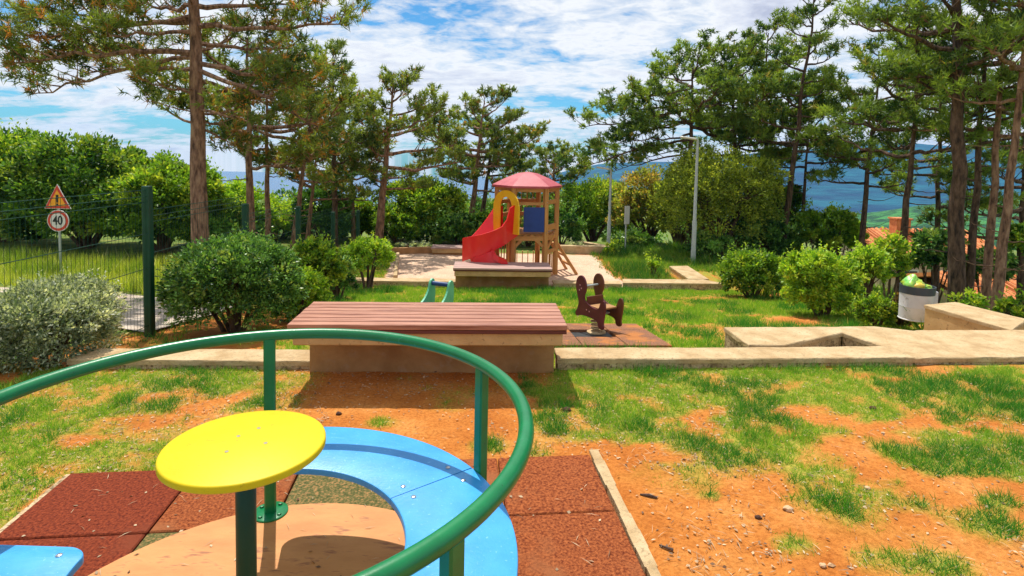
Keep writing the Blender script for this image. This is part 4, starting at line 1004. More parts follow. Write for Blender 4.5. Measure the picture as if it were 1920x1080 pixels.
def crownmesh(lobes, n, leaf, rng, aspect=.5, up=.5, yellow=.1, shell=.55):
    """lobes: (centre, radii). leaves gathered in sprays on many small clumps"""
    cs, rs = [], []
    vol = np.array([l[1][0] * l[1][1] * l[1][2] for l in lobes]) ** .67; vol = vol / vol.sum()
    big_ = leaf > .1; ncl = max(12, n // (150 if big_ else 42)); pos = []; out = []
    pick = rng.choice(len(lobes), ncl, p=vol)
    d = unit(rng.normal(size=(ncl, 3))); d[:, 2] = np.where(d[:, 2] < -.35, -d[:, 2], d[:, 2])
    rr = shell + (1 - shell) * rng.rand(ncl) ** .6
    C_ = np.array([lobes[i][0] for i in pick]); Rr = np.array([lobes[i][1] for i in pick])
    cc = C_ + d * Rr * rr[:, None]; cr_ = np.minimum(Rr.mean(1), 1.6) * rng.uniform(.11, .26, ncl) * (1.35 if big_ else 1)
    which = rng.randint(0, ncl, n); dd = unit(rng.normal(size=(n, 3))); 
    p = cc[which] + dd * cr_[which][:, None] * (rng.rand(n, 1) ** .45) * np.array([1, 1, .75])
    ld = unit(dd * .7 + d[which] * .6 + rng.normal(size=(n, 3)) * .5 + np.array([0, 0, .1]))
    nrm = rng.normal(size=(n, 3)) * .6 + np.array([0, 0, up]) + d[which] * .3
    L_ = leaf * rng.uniform(.7, 1.3, n)
    ns = max(10, n // 160); pk = rng.choice(len(lobes), ns, p=vol); d3 = unit(rng.normal(size=(ns, 3)) + np.array([0, 0, .6])); d3[:, 2] = np.abs(d3[:, 2])
    sp0 = np.array([lobes[i][0] for i in pk]) + d3 * np.array([lobes[i][1] for i in pk]) * .93; sd = unit(d3 * .5 + np.array([0, 0, .9]) + rng.normal(size=(ns, 3)) * .25); sl = leaf * rng.uniform(1.5, 4.2, ns)
    k8 = 9; t8 = np.tile(np.linspace(0, 1, k8), ns)[:, None]; p8 = np.repeat(sp0, k8, 0) + np.repeat(sd * sl[:, None], k8, 0) * t8
    l8 = unit(np.repeat(sd, k8, 0) * .6 + rng.normal(size=(ns * k8, 3)) * .7)
    vs = leafquads(np.concatenate([p, p8]), np.concatenate([ld, l8]), np.concatenate([L_, np.full(ns * k8, leaf * .9)]), np.concatenate([L_, np.full(ns * k8, leaf * .9)]) * aspect, rng, np.concatenate([nrm, rng.normal(size=(ns * k8, 3)) + np.array([0, 0, .5])]))
    ca = np.clip(rng.normal(size=ncl) * .22 + .45, 0, 1); a_ = np.clip(ca[which] + rng.normal(size=n) * .26, 0, 1)
    b_ = np.where(rng.rand(ncl) < yellow, .8, 0)[which] * rng.rand(n) + (rng.rand(n) < yellow * .3) * .7
    a_ = np.concatenate([a_, rng.uniform(.55, 1, ns * k8)]); b_ = np.concatenate([b_, (rng.rand(ns * k8) < yellow) * .5])
    return vs, tints(a_, b_, 4)
def broad(name, label, cat, base, lobes, n, leaf, mat, seed, group=None, bark='bark_dark', tr=.08, stems=3, **kw):
    rng = np.random.RandomState(seed); e = empty(name, base, label, cat, group)
    vs, ti = crownmesh([(np.array(c, float), np.array(r, float)) for c, r in lobes], n, leaf, rng, **kw)
    mb = MB()
    for i in range(stems):
        for (c, r) in lobes[i % len(lobes)::stems]:
            c = Vector(c); st_ = Vector((rng.uniform(-1, 1) * tr * 1.5, rng.uniform(-1, 1) * tr * 1.5, -.2))
            m_ = Vector((st_.x * .5 + c.x * .4, st_.y * .5 + c.y * .4, c.z * .55)); mb.tube(bez(st_, m_, c, 7), [tr * (1 - .11 * j) for j in range(7)], 7)
            for q in range(5):
                d = Vector(rng.normal(size=3)).normalized(); d.z = abs(d.z); en = c + Vector((d.x * r[0], d.y * r[1], d.z * r[2])) * .8
                mb.tube(bez(m_.lerp(c, .5 + .1 * q), (c + en) / 2 + Vector((0, 0, -.1 * r[2])), en, 5), [tr * .4, tr * .3, tr * .22, tr * .15, tr * .06], 5)
    mb.build('trunk' if cat.endswith('tree') else 'stems', bark, e, smooth=True)
    fastmesh('crown' if cat.endswith('tree') else 'foliage', vs, 4, ti, mat, e)
    return e
# ------------------------------------------------------------------ pines
def X_(px, Y, py=450): return atY(px, py, Y).x
def pinepx(label, pb, pt, pyt, Y, r0, seed, group, Yt=None, limbs=(), **kw):
    x = X_(pb, Y); b_ = (x, Y, g1(x, Y)); t_ = atY(pt, pyt, Yt or Y)
    H = t_ - Vector(b_); ls = []
    for ay, ex, ey, dY, th in limbs:
        # attach height from pixel row, end point from pixel and depth offset
        za = atY(pb, ay, Y).z; f = (za - b_[2]) / H.z; en = atY(ex, ey, Y + dY); a_ = Vector(b_) + H * f; ls.append((f, en - a_, th))
    return pine(label, b_, t_, r0, ls, seed, group, **kw)
GL, GR = 'pines along the left side', 'pines on the right bank'
up = lambda f: .80 + .45 * math.sin(math.pi * f * 1.3) if f < .45 else 1.22 - (f - .45) * 1.75
pinepx('tallest pine with thick reddish trunk and long drooping limbs, just behind the fence', 377, 352, -420, 10.6, .17, 11, GL, cs=.80, nl=9, spread=2.0, dead=5, needle=.15, width=0.023, nn=10, brown=.20, tw_n=5.6, wobs=.0015,
       limbs=[(100, 22, 118, -.6, .06), (108, 60, 175, .5, .045), (40, 90, 20, .4, .06), (60, 190, 70, -1.2, .045), (30, 10, 60, -.3, .05), (12, 240, -10, .8, .05), (128, 160, 140, 1.4, .045), (175, 262, 150, -.7, .03), (235, 285, 190, .6, .03), (-30, 60, -40, .6, .06), (-25, 250, 20, -1.0, .05),
              (50, 640, 45, -.4, .055), (10, 560, 5, .6, .055), (80, 545, 90, 1.0, .05), (118, 585, 165, .2, .055), (130, 600, 240, -.5, .05), (165, 500, 170, 1.0, .04), (150, 560, 215, .9, .045), (205, 480, 230, -.7, .035), (215, 455, 200, .9, .03), (-20, 640, -30, .8, .05), (95, 450, 50, 1.2, .04), (240, 445, 280, .5, .03), (-60, 480, -20, -.9, .05)])
pinepx('second thick pine trunk right of the tallest pine', 473, 462, 70, 13.2, .115, 21, GL, cs=.45, nl=13, spread=1.7, needle=.16, brown=.16, width=0.031, prof=up)
pinepx('slim straight pine between the second trunk and the leaning one', 503, 500, 110, 14.6, .085, 31, GL, cs=.5, nl=12, spread=1.6, brown=.07, prof=up)
pinepx('slim pine leaning right in the left row', 543, 592, 150, 14.2, .08, 41, GL, cs=.47, nl=12, spread=1.5, brown=.16, prof=up)
pinepx('short thin pine leaning beside the leaning slim one', 573, 600, 235, 16.2, .07, 51, GL, cs=.42, nl=12, spread=1.35, brown=.12, prof=up)
pinepx('dark green pine with a dense narrow crown in the left row', 628, 624, 92, 17.2, .10, 61, GL, cs=.25, nl=24, spread=1.0, brown=.05, bark='bark_dark', prof=up)
pinepx('thin reddish trunk pine behind the dark narrow one', 663, 655, 200, 19.5, .08, 71, GL, cs=.30, nl=18, spread=1.2, brown=.12, prof=up)
pinepx('stout pine with rounded crown left of the bright broadleaf tree', 708, 738, 152, 17.6, .14, 81, GL, cs=.34, nl=28, spread=1.45, brown=.07, prof=up, dens=1.1, asym=(0, .15))
pinepx('pine with rounded open crown left of the slide tower', 879, 908, 190, 21.5, .13, 91, GL, cs=.36, nl=24, spread=1.7, brown=.08, prof=up, dens=1.1, width=0.043)
pinepx('darker pine trunk close behind the pine left of the tower', 897, 930, 225, 22.5, .12, 101, GL, cs=.50, nl=12, spread=1.5, brown=.05, prof=up, bark='bark_dark', width=0.043)
pinepx('low pine top showing behind the pink tower roof', 1040, 1038, 290, 25.0, .12, 111, GL, cs=.18, nl=24, spread=1.9, brown=.03, prof=up, width=0.046)
K = dict(mat='needles_green', bark='bark_dark')
pinepx('spreading pine with long flat limbs reaching left over the olive tree', 1292, 1300, 112, 19.2, .12, 121, GR, cs=.62, nl=12, spread=1.9, brown=.05, prof=up, width=0.040, dens=1.1,
       limbs=[(205, 1095, 238, 0, .06), (230, 1125, 285, .6, .05), (262, 1092, 315, -.4, .05), (190, 1150, 205, .6, .05), (165, 1190, 180, -.5, .04), (250, 1180, 262, -.8, .045), (225, 1190, 245, 1.0, .045), (150, 1225, 140, .3, .035), (285, 1150, 322, .8, .04), (200, 1400, 190, .3, .04), (240, 1390, 235, -.6, .04), (170, 1370, 150, .2, .04), (275, 1200, 300, -.3, .03)], **K)
pinepx('pine with layered limbs right of the spreading pine', 1386, 1372, 105, 20.0, .12, 131, GR, cs=.45, nl=24, spread=2.0, brown=.10, prof=up, width=0.042, dens=1.1, **K)
pinepx('full crowned pine left of the tall leaning one', 1432, 1440, 62, 20.6, .12, 141, GR, cs=.38, nl=30, spread=1.7, brown=.04, prof=up, width=0.042, dens=1.15, **K)
pinepx('tall thin pine with narrow top leaning right', 1464, 1532, -35, 17.4, .105, 151, GR, cs=.40, nl=32, spread=1.2, brown=.04, width=0.034, prof=lambda f: 1.15 - .75 * f, **K)
pinepx('slender pine stem crossing behind the tall leaning pine', 1500, 1520, 190, 18.4, .075, 161, GR, cs=.55, nl=14, spread=1.3, brown=.04, prof=up, **K)
pinepx('pine in front of the blue hills, left of the house roof', 1612, 1650, 95, 16.8, .10, 171, GR, cs=.42, nl=24, spread=1.55, brown=.10, prof=up, dead=7, **K)
pinepx('pine with knotty dark trunk in front of the tiled roof', 1690, 1728, 60, 13.6, .10, 181, GR, cs=.52, nl=20, spread=1.55, brown=.05, prof=up, dead=9, width=0.029, **K)
pinepx('thickest pine trunk on the right bank', 1806, 1800, -330, 11.6, .165, 191, GR, cs=.48, nl=28, spread=1.7, brown=.03, prof=up, dead=7, width=0.026, nn=10, dens=1.0, **K)
pinepx('slim pine stem close to the thickest trunk', 1822, 1862, -60, 12.6, .095, 201, GR, cs=.52, nl=20, spread=1.6, brown=.04, prof=up, dead=8, width=0.028, **K)
pinepx('pale barked slim pine leaning right near the edge', 1852, 1900, -90, 11.8, .095, 211, GR, cs=.52, nl=20, spread=1.6, brown=.05, prof=up, dead=8, width=0.028, mat='needles_green', bark='bark')
pinepx('rightmost leaning pine stem above the parapet wall', 1872, 1945, -120, 10.8, .10, 221, GR, cs=.55, nl=18, spread=1.6, brown=.04, prof=up, dead=7, width=0.026, mat='needles_green', bark='bark')
pinepx('background pine filling the right edge behind the slim stems', 1925, 1930, 40, 16.5, .11, 231, GR, cs=.25, nl=26, spread=2.1, brown=.03, prof=up, **K)
pinepx('background pine with low crown between the knotty and thickest trunks', 1762, 1768, 90, 17.5, .10, 241, GR, cs=.40, nl=24, spread=1.8, brown=.03, prof=up, **K)

# ------------------------------------------------------------------ broadleaf trees and bushes
def bushpx(name, label, cat, pc, pyt, pyb, hw, Y, n, leaf, mat, seed, group=None, low=.1, nl=None, dep=.8, full=False, **kw):
    if name == 'bush': kw.setdefault('tr', .028); full = full or (low is not None and low == 0)
    s = Y / FPX; x = X_(pc, Y, pyb); zg = g1(x, Y); zt = atY(pc, pyt, Y).z - zg; w = hw * s
    zb = max(0, atY(pc, pyb, Y).z - zg) + low * zt if low is not None else 0
    rng = random.Random(seed); k = nl or 5; lobes = [((0, 0, (zt + zb) / 2), (w * .78, w * dep * .8, (zt - zb) / 2 * .96))]
    for i in range(k):
        a_ = 6.283 * i / k + rng.uniform(-.4, .4); q = rng.uniform(.38, .62)
        zc = zb + (zt - zb) * rng.uniform(.35, .72); rr = w * (1 - q) * rng.uniform(.85, 1.15); rz = min((zt - zb) * .34, zt * .94 - zc)
        lobes.append(((math.cos(a_) * w * q, math.sin(a_) * w * q * dep, zc), (rr, rr, max(rz, .15 * zt))))
    if full:
        h = zt - zb; k = nl or 6; lobes = [((0, 0, zb + h * .5), (w * .93, w * dep * .93, h * .49)), ((0, 0, zb + h * .28), (w * .90, w * dep * .9, h * .30))]
        for i in range(k):
            a_ = 6.283 * i / k + rng.uniform(-.4, .4); q = rng.uniform(.45, .62); zc = zb + h * rng.uniform(.22, .74)
            lobes.append(((math.cos(a_) * w * q, math.sin(a_) * w * q * dep, zc), (w * .45, w * .45 * dep, min(h * .27, zt - zc))))
    return broad(name, label, cat, (x, Y, zg), lobes, n, leaf, mat, seed, group, **kw)
GH, GB, GS = 'broadleaf trees behind the meadow', 'bushes at the right edge of the lawn', 'shrubs along the fence'
bushpx('broadleaf_tree', 'leafy green tree at the far left edge behind the fence', 'tree', 15, 243, 500, 150, 18.0, 48000, 0.133, 'leaves', 301, GH, low=.0, yellow=.22, nl=8, full=True)
bushpx('broadleaf_tree', 'tall leafy green tree directly behind the speed limit sign', 'tree', 165, 262, 500, 135, 17.0, 48000, 0.125, 'leaves_dark', 302, GH, low=.0, yellow=.25, nl=8, full=True)
bushpx('broadleaf_tree', 'rounded green tree left of the tallest pine trunk', 'tree', 310, 300, 490, 112, 16.6, 38400, 0.117, 'leaves', 303, GH, low=.0, yellow=.18, nl=7, full=True)
bushpx('broadleaf_tree', 'bright low tree seen between the two thick pine trunks', 'tree', 425, 343, 480, 85, 18.5, 24000, 0.117, 'leaves_light', 304, GH, low=.0, yellow=.1, nl=6, full=True)
bushpx('broadleaf_tree', 'sunlit low tree behind the slim pine stems', 'tree', 520, 375, 470, 80, 20, 19200, 0.117, 'leaves_light', 305, GH, low=.0, yellow=.3, nl=6, full=True)
bushpx('broadleaf_tree', 'dark evergreen bushy tree behind the leaning pines', 'tree', 605, 345, 450, 62, 19.5, 11000, .12, 'leaves_shrub', 306, GH, low=.0, yellow=.0, nl=6, full=True)
bushpx('broadleaf_tree', 'low green tree between the dark pine and the stout pine', 'tree', 668, 375, 450, 62, 21, 10000, .14, 'leaves', 317, GH, low=.0, yellow=.2, nl=5, full=True)
bushpx('broadleaf_tree', 'bright green broadleaf tree left of the slide tower', 'tree', 795, 338, 455, 85, 20.5, 28800, 0.117, 'leaves', 307, GH, low=.05, yellow=.4, nl=7, full=True)
GD = 'dark bushes closing the back of the sand area'
for i, (px, yt, hw, lab) in enumerate(((745, 400, 36, 'dark bush nearest the stout pine at the back of the sand'), (805, 415, 40, 'dark bush behind the small bench'), (862, 405, 40, 'dark bush just left of the red slide'), (925, 400, 42, 'green bush behind the tower entry'), (990, 390, 45, 'dark bush filling the view under the tower'), (1050, 385, 40, 'green bush right behind the tower ladder'))):
    bushpx('bush', lab, 'bush', px, yt, 468, hw * 1.25, 19.2 + .3 * (i % 2), 6500, .12, 'leaves_shrub' if i % 3 else 'leaves', 320 + i, GD, low=0, full=True, yellow=.12)
bushpx('broadleaf_tree', 'yellowish green tree behind the thin distant lamp post', 'tree', 1112, 335, 455, 75, 23.5, 25600, 0.109, 'leaves', 308, 'trees right of the tower', low=.05, yellow=.35, nl=6, full=True)
bushpx('broadleaf_tree', 'brownish green tree between the notice sign and the street lamp', 'tree', 1215, 318, 465, 78, 21.6, 20000, .11, 'leaves_rusty', 309, 'trees right of the tower', low=.05, yellow=.30, nl=7, stems=4, full=True)
bushpx('broadleaf_tree', 'large olive coloured tree behind the street lamp', 'tree', 1345, 278, 490, 122, 18.0, 41600, 0.086, 'leaves_olive', 310, 'trees right of the tower', low=.04, yellow=.18, nl=10, stems=5, full=True)
bushpx('broadleaf_tree', 'dark green tree filling the gap under the full crowned pines', 'tree', 1450, 330, 490, 66, 19.4, 16000, .11, 'leaves_dark', 361, 'trees right of the tower', low=.05, yellow=.08, nl=7, full=True)
bushpx('broadleaf_tree', 'dull green tree joining the rusty tree and the olive coloured one', 'tree', 1270, 335, 470, 60, 20.6, 13000, .11, 'leaves_olive', 362, 'trees right of the tower', low=.05, yellow=.08, nl=6, full=True)
bushpx('broadleaf_tree', 'small green tree left of the pine before the blue hills', 'tree', 1560, 392, 490, 44, 18.6, 8000, .11, 'leaves', 363, 'trees right of the tower', low=.1, yellow=.15, nl=6, full=True)
bushpx('bush', 'dark leafy bush at the foot of the notice sign', 'bush', 1190, 440, 480, 34, 19.6, 3500, .11, 'leaves_shrub', 311, GD, low=0, full=True)
bushpx('bush', 'green bush behind the far parapet wall', 'bush', 1330, 440, 500, 50, 16.9, 4500, .11, 'leaves_shrub', 312, GB, low=0, yellow=.15, full=True)
bushpx('bush', 'dark bush under the full crowned pines', 'bush', 1440, 400, 500, 65, 17.6, 7000, .12, 'leaves_shrub', 313, GB, low=0, yellow=.05, full=True)
bushpx('bush', 'dark bush between the leaning pine stems', 'bush', 1530, 395, 490, 45, 17.2, 4500, .12, 'leaves', 314, GB, low=0, yellow=.12, full=True)
bushpx('bush', 'yellow green bush left of the tiled roof', 'bush', 1575, 405, 480, 42, 19, 4500, .13, 'leaves_light', 315, GB, low=0, yellow=.1, full=True)
bushpx('bush', 'yellow leafy bush in front of the tiled roof', 'bush', 1668, 440, 540, 34, 12.6, 4000, .09, 'leaves_light', 316, GB, low=0, yellow=.5, full=True)
bushpx('bush', 'dark bush in front of the tiled roof right of the knotty pine', 'bush', 1750, 432, 560, 50, 12.9, 5500, .10, 'leaves_shrub', 318, GB, low=.25, yellow=.1, full=True)
bushpx('bush', 'dark bush behind the pale slim stems at the right edge', 'bush', 1850, 470, 580, 45, 13.3, 4500, .10, 'leaves_shrub', 319, GB, low=.3, yellow=.1, full=True)
bushpx('bush', 'green bush at the right edge of the frame', 'bush', 1925, 420, 540, 42, 13.5, 4500, .10, 'leaves', 331, GB, low=.2, yellow=.2, full=True)
bushpx('bush', 'rounded mid green bush beside the stone corner of the far kerb', 'bush', 1408, 468, 556, 62, 11.8, 14400, 0.066, 'leaves', 332, GB, low=0, yellow=.15, nl=7, full=True)
bushpx('bush', 'large bright yellow green bush at the right edge of the lawn', 'bush', 1540, 470, 612, 72, 9.0, 20800, 0.058, 'leaves_light', 333, GB, low=0, yellow=.2, nl=8)
bushpx('bush', 'airy bright bush top right of the large yellow green bush', 'bush', 1622, 462, 600, 42, 9.4, 6720, 0.058, 'leaves_light', 334, GB, low=.25, yellow=.2, nl=5)
bushpx('bush', 'small green bush between the bright bush and the litter bin', 'bush', 1640, 555, 628, 38, 8.0, 4800, 0.047, 'leaves', 335, GB, low=0, yellow=.3)
bushpx('bush', 'reddish brown sprigs just left of the litter bin', 'bush', 1685, 545, 628, 20, 7.9, 1500, .05, 'leaves_brown', 336, GB, low=0, yellow=.3)
bushpx('bush', 'leafy shoots behind the parapet wall near the thickest pine', 'bush', 1815, 545, 610, 36, 9.3, 1500, .07, 'leaves', 337, GB, low=0, yellow=.3)
bushpx('bush', 'pale leafy shoots behind the parapet wall at the right edge', 'bush', 1900, 555, 620, 34, 9.0, 1800, .07, 'leaves', 338, GB, low=0, yellow=.4)
bushpx('bush', 'tiny sapling on the grass strip before the far parapet', 'bush', 1224, 486, 520, 14, 14.2, 420, .07, 'leaves_light', 339, 'small plants on the grass strip', low=.25, yellow=.2, tr=.015)
bushpx('bush', 'small leafy plant at the foot of the distant lamp post', 'bush', 1148, 455, 485, 16, 17.4, 700, .08, 'leaves_light', 340, 'small plants on the grass strip', low=0, yellow=.2, tr=.02)
bushpx('shrub', 'small silvery round shrub behind the sand area right of the tower', 'shrub', 1078, 456, 472, 22, 18.3, 1500, .07, 'leaves_silver', 341, None, low=0, tr=.03)
bushpx('shrub', 'low silvery shrub behind the brown board at the back left', 'shrub', 780, 457, 472, 36, 18.4, 1500, .07, 'leaves_silver', 342, None, low=0, tr=.03)
rng = np.random.RandomState(900); lb = []
for i in range(70):
    px = rng.uniform(-100, 1500); Yt = rng.uniform(24, 36); x = X_(px, Yt); tp_ = atY(px, rng.uniform(360, 405) if px < 1150 else rng.uniform(400, 440), Yt).z; zg = g1(x, Yt) - .5; hh = (tp_ - zg) / 2
    lb.append((np.array([x, Yt, zg + hh]), np.array([rng.uniform(1.6, 2.6), 1.5, hh])))
for i in range(26):
    px = -120 + i * 24 + rng.uniform(-8, 8); Yt = rng.uniform(16.6, 17.6); x = X_(px, Yt); zg = g1(x, Yt) - .2
    lb.append((np.array([x, Yt, zg + .7]), np.array([.75, .6, .8])))
vs_, ti_ = crownmesh(lb, 76000, .22, rng, yellow=.15)
tag(fastmesh('thicket', vs_, 4, ti_, 'leaves_shrub'), kind='stuff')
# shrubs by the fence
bushpx('shrub', 'silver grey leaved shrub at the left edge by the kerb wall', 'shrub', 88, 538, 728, 128, 4.95, 40000, .036, 'leaves_silver', 351, GS, low=0, nl=7, dep=1.0, aspect=.38, tr=.025, yellow=.1, shell=.75, full=True)
bushpx('shrub', 'large rounded clipped green shrub in front of the fence', 'shrub', 440, 449, 622, 124, 7.0, 46000, .045, 'leaves_shrub', 352, GS, low=.04, nl=7, dep=.9, aspect=.5, tr=.035, shell=.8, yellow=.12, full=True)
bushpx('shrub', 'lower light green shrub touching the rounded clipped one', 'shrub', 565, 505, 612, 52, 7.9, 9000, .05, 'leaves_light', 353, GS, low=0, nl=5, shell=.7, yellow=.1, tr=.03, full=True)
bushpx('shrub', 'leafy light green shrub with upright shoots behind the rounded one', 'shrub', 598, 445, 560, 55, 9.3, 9000, .065, 'leaves', 354, GS, low=0, nl=6, yellow=.35, tr=.03)
bushpx('shrub', 'rounded yellow green shrub at the left corner of the sand area', 'shrub', 690, 447, 512, 50, 12.2, 9000, .06, 'leaves_light', 355, GS, low=0, nl=6, shell=.75, yellow=.15, tr=.03, full=True)
bushpx('shrub', 'dull green shrub between the upright one and the sand corner', 'shrub', 632, 480, 545, 36, 10.4, 5000, .06, 'leaves_shrub', 356, GS, low=0, nl=5, yellow=.2, tr=.03, full=True)

# ------------------------------------------------------------------ grass, meadow and litter
def grass(name, label_kind, x0, x1, y0, y1, dens, blade, width, mat, seed, mfun, per=6, lean=.55):
    rng = np.random.RandomState(seed); n = int((x1 - x0) * (y1 - y0) * dens / per)
    x = rng.uniform(x0, x1, n); y = rng.uniform(y0, y1, n); mk = mfun(x, y); keep = rng.rand(n) < mk ** 1.2; x, y, mk = x[keep], y[keep], mk[keep]
    n = len(x); big = fbm(x * 3.1 + 5, y * 3.1 + 11, 3); lush = sstep(.50, .66, fbm(x * 1.6 + 70, y * 2.0 + 20, 3))
    for p_, r_, q_ in SPW: lush = np.maximum(lush, blob(x, y, p_.x, p_.y, r_, r_ * .75) * (1 - q_) * 1.4)
    lush = np.clip(lush, 0, 1)
    X = np.repeat(x, per) + rng.normal(size=n * per) * .016; Y = np.repeat(y, per) + rng.normal(size=n * per) * .016
    m_ = np.repeat(mk, per); bg_ = np.repeat(big, per); lu = np.repeat(lush, per)
    base = np.stack([X, Y, gz(X, Y) - .004], 1)
    d = unit(np.stack([rng.normal(size=n * per) * lean, rng.normal(size=n * per) * lean, np.ones(n * per)], 1))
    l = blade * (.35 + .6 * m_) * (.6 + .9 * bg_) * (1 + .7 * lu) * rng.uniform(.6, 1.25, n * per)
    a_ = np.clip(.85 - lu * .85 + rng.normal(size=n * per) * .2 - .1, 0, 1); b_ = np.where(rng.rand(n * per) < .10 + .16 * (1 - m_), rng.rand(n * per), 0)
    return fastmesh(name, blades(base, d, l, width, rng), 3, tints(a_, b_, 3), mat)
kerbfree = lambda x, y: 1 - ((y - YAW * x > 4.78) & (y - YAW * x < 5.12 + .9 * (x > 3.6)) & (x > -3.6))
nearm = lambda x, y: grassmask(x, y) * kerbfree(x, y) * (y > 1.2)
tag(grass('grass', '', -3.9, 6.2, 1.6, 5.02, 11000, .050, .0040, 'grass', 1, nearm, per=7, lean=.6), kind='stuff')
def midm(x, y):
    m = grassmask(x, y) * (y - YAW * x > 5.1) * (y - YAW * x < 12.82) * kerbfree(x, y)
    pd = (abs(x - c0.x) < .78) & (abs(y - c0.y) < .78); bx = (x > 4.3) & (y < 7.5)
    return np.where(pd | bx, 0, m)
tag(grass('grass', '', -3.7, 5.6, 5.0, 12.9, 3200, .085, .0075, 'grass', 2, midm, per=6), kind='stuff')
tag(grass('grass', '', -7.5, -3.7, 3.5, 12, 1500, .10, .008, 'grass', 6, lambda x, y: .45 * sstep(.42, .6, fbm(x * 1.5, y * 1.5, 3)), per=6), kind='stuff')
bank = lambda x, y: sstep(2.3, 2.9, x - .35 * np.clip(14.5 - y, 0, 2)) * (y > 13.3) * np.where((x > 4.0) & (y < 15.2), 0, 1)
tag(grass('grass', '', 2.2, 7.0, 13.2, 19, 1300, .16, .013, 'grass_lush', 3, bank, per=6), kind='stuff')
tag(grass('grass', '', -3.9, -2.8, 12.9, 17.5, 1400, .12, .012, 'grass', 5, lambda x, y: np.clip(.8 + 0 * x, 0, 1) * (x < -2.95 - .14 * (y - 13.2)), per=6), kind='stuff')
def mead(x, y):
    xp = np.interp(x, [-14, -8, -5.2, -4.3], [11.4, 10.0, 8.4, 8.0]); return 1.0 * (y > xp + 1.4)
tag(grass('meadow', '', -17, -4.4, 9, 17.5, 620, .24, .013, 'meadow', 4, lambda x, y: mead(x, y) * (y < 15.2), per=7, lean=.28), kind='stuff')
tag(grass('undergrowth', '', 5.2, 22, 6.5, 20, 160, .30, .03, 'grass_lush', 9, lambda x, y: .8 + 0 * x, per=8, lean=.5), kind='stuff')
# scattered straw, pebbles and leaf litter on the soil
rng = np.random.RandomState(77); n = 24000
x = rng.uniform(-3.8, 5.5, n); y = rng.uniform(1.6, 4.85, n); uu = (x - .55) * .994 + (y - 3.38) * .11; vv_ = -(x - .55) * .11 + (y - 3.38) * .994
keep = ~((uu < .05) & (uu > -3.0) & (vv_ < .03)); keep &= rng.rand(n) < np.where(x < -1.3, .9, .25 + .75 * sstep(.45, .6, fbm(x * 2, y * 2, 3))); x, y = x[keep], y[keep]; n = len(x)
an = rng.uniform(0, 6.28, n); d = unit(np.stack([np.cos(an), np.sin(an), rng.uniform(-.02, .22, n)], 1)); base = np.stack([x, y, gz(x, y) + .006], 1)
k9 = 260; base[:k9, 0] = .48 - rng.uniform(0, 2.7, k9) * .994 ** 0; base[:k9, 1] = 3.30 + (base[:k9, 0] - .5) * .11 - rng.uniform(0, 1.4, k9) ** 1.2; base[:k9, 2] = .0285
inside = np.hypot(base[:k9, 0] - CC.x, base[:k9, 1] - CC.y) < .97; base[:k9, 2] = np.where(inside, ZP + .002, base[:k9, 2]); d[:k9, 2] = np.abs(d[:k9, 2]) * .3; d = unit(d)
st_ = rng.rand(n) < .6; w_ = np.where(st_, .0028, .012) * rng.uniform(.7, 1.4, n); l_ = np.where(st_, .055, .02) * rng.uniform(.5, 1.5, n)
M['litter'] = leafmat('dry_litter', (.16, .075, .035), (.62, .48, .30), .1, .8, (.10, .04, .02))
tag(fastmesh('leaf_litter', leafquads(base, d, l_, w_, rng, np.tile([0, 0, 1.], (n, 1)) + rng.normal(size=(n, 3)) * .3), 4, tints(rng.rand(n) ** .8, (rng.rand(n) < .25) * rng.rand(n), 4), 'litter'), kind='stuff')
n = 520; x = rng.uniform(-3.5, 5, n); y = rng.uniform(1.7, 4.8, n); uu = (x - .55) * .994 + (y - 3.38) * .11; vv_ = -(x - .55) * .11 + (y - 3.38) * .994; k_ = ~((uu < .05) & (uu > -3.0) & (vv_ < .03))
mb = MB()
for xx, yy in zip(x[k_], y[k_]):
    r = rng.uniform(.003, .009) * (1 + 1.0 * (rng.rand() < .06)); z = g1(xx, yy) + .004; q = rng.uniform(.6, 1.3, 6)
    mb.add([(xx + r * q[0], yy, z), (xx, yy + r * q[1], z), (xx - r * q[2], yy, z), (xx, yy - r * q[3], z), (xx, yy, z + r * .7 * q[4])], [(0, 1, 4), (1, 2, 4), (2, 3, 4), (3, 0, 4)])
tag(mb.build('pebbles', 'stone'), kind='stuff')
def onground(px, py): p = atz(px, py, 0); p.z = g1(p.x, p.y); return p
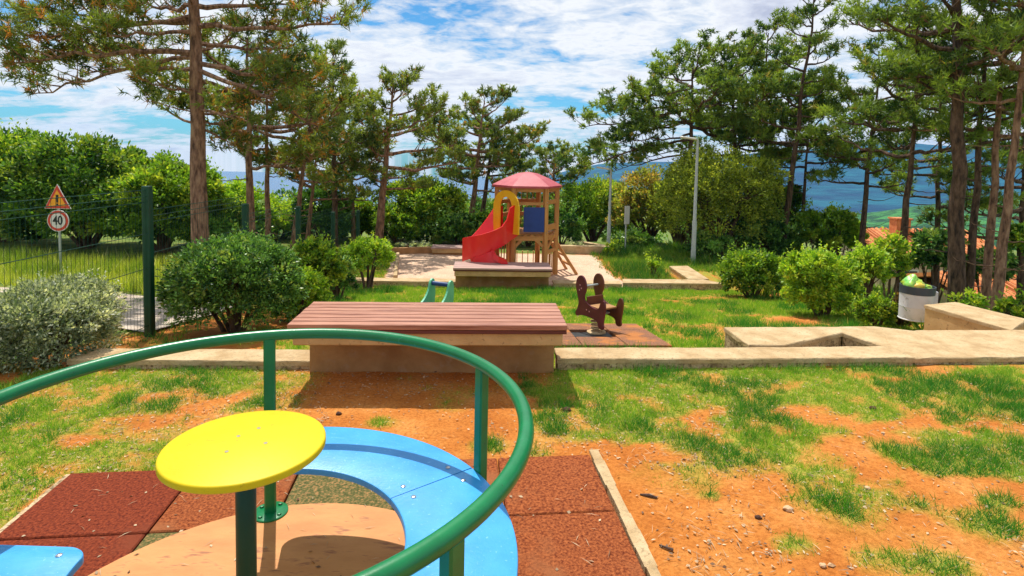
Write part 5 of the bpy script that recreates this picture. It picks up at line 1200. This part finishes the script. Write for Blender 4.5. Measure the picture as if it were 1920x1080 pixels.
p = onground(1200, 930); q = onground(1232, 937); tag(MB().tube([p + Vector((0, 0, .006)), p.lerp(q, .5) + Vector((0, 0, .012)), q + Vector((0, 0, .008))], [.004, .008, .005], 6).build('fallen_stick', 'stick'), 'dark stick on bare soil beside the edging strip of the mat', 'stick', 'sticks on the soil')
p = onground(1236, 1026); q = onground(1262, 1036); tag(MB().tube([p + Vector((0, 0, .006)), q + Vector((0, 0, .008))], [.004, .007], 6).build('fallen_stick', 'stick'), 'short dark twig on bare soil below the other stick', 'stick', 'sticks on the soil')
for i, (px, py, r, m_, lab, cat) in enumerate(((1478, 960, .019, 'stone', 'pale brown stone just above the yellow green grass tuft', 'stone'), (1543, 1066, .012, 'stone', 'small white stone near the bottom edge on bare soil', 'stone'), (1422, 974, .013, 'cone', 'dark brown cone left of the pale brown stone', 'pine cone'), (1636, 772, .02, 'cone', 'dark cone at the edge of the grass in the upper right soil', 'pine cone'),
        (1062, 770, .025, 'cone', 'dark pine cone right of the bench shadow', 'pine cone'), (635, 778, .016, 'cone', 'dark pine cone in the soil above the blue seat', 'pine cone'), (1800, 713, .018, 'cone', 'dark cone near the wide slab on the right', 'pine cone'), (1626, 920, .013, 'stone', 'flat pale stone beside the grass tuft on the right', 'stone'))):
    p = onground(px, py); o = lump('stone' if m_ == 'stone' else 'pine_cone', m_, (p.x, p.y, p.z + r * .4), (r * 1.3, r, r * .7), 60 + i); tag(o, lab, cat, 'stones on the soil' if m_ == 'stone' else 'pine cones on the soil')

# ------------------------------------------------------------------ air between here and the hills
HAZE = True
if HAZE:
    m = bpy.data.materials.new('haze'); m.use_nodes = True; nt = m.node_tree; nt.nodes.clear(); out = N(nt, 'ShaderNodeOutputMaterial')
    v = N(nt, 'ShaderNodeVolumePrincipled'); v.inputs['Color'].default_value = (.03, .40, .90, 1); v.inputs['Density'].default_value = .00017; v.inputs['Anisotropy'].default_value = .2
    L(nt, v.outputs[0], out.inputs['Volume']); M['haze'] = m
    o = MB().box((0, 850, 0), (7600, 1860, 150)).build('haze', 'haze'); tag(o, kind='stuff')
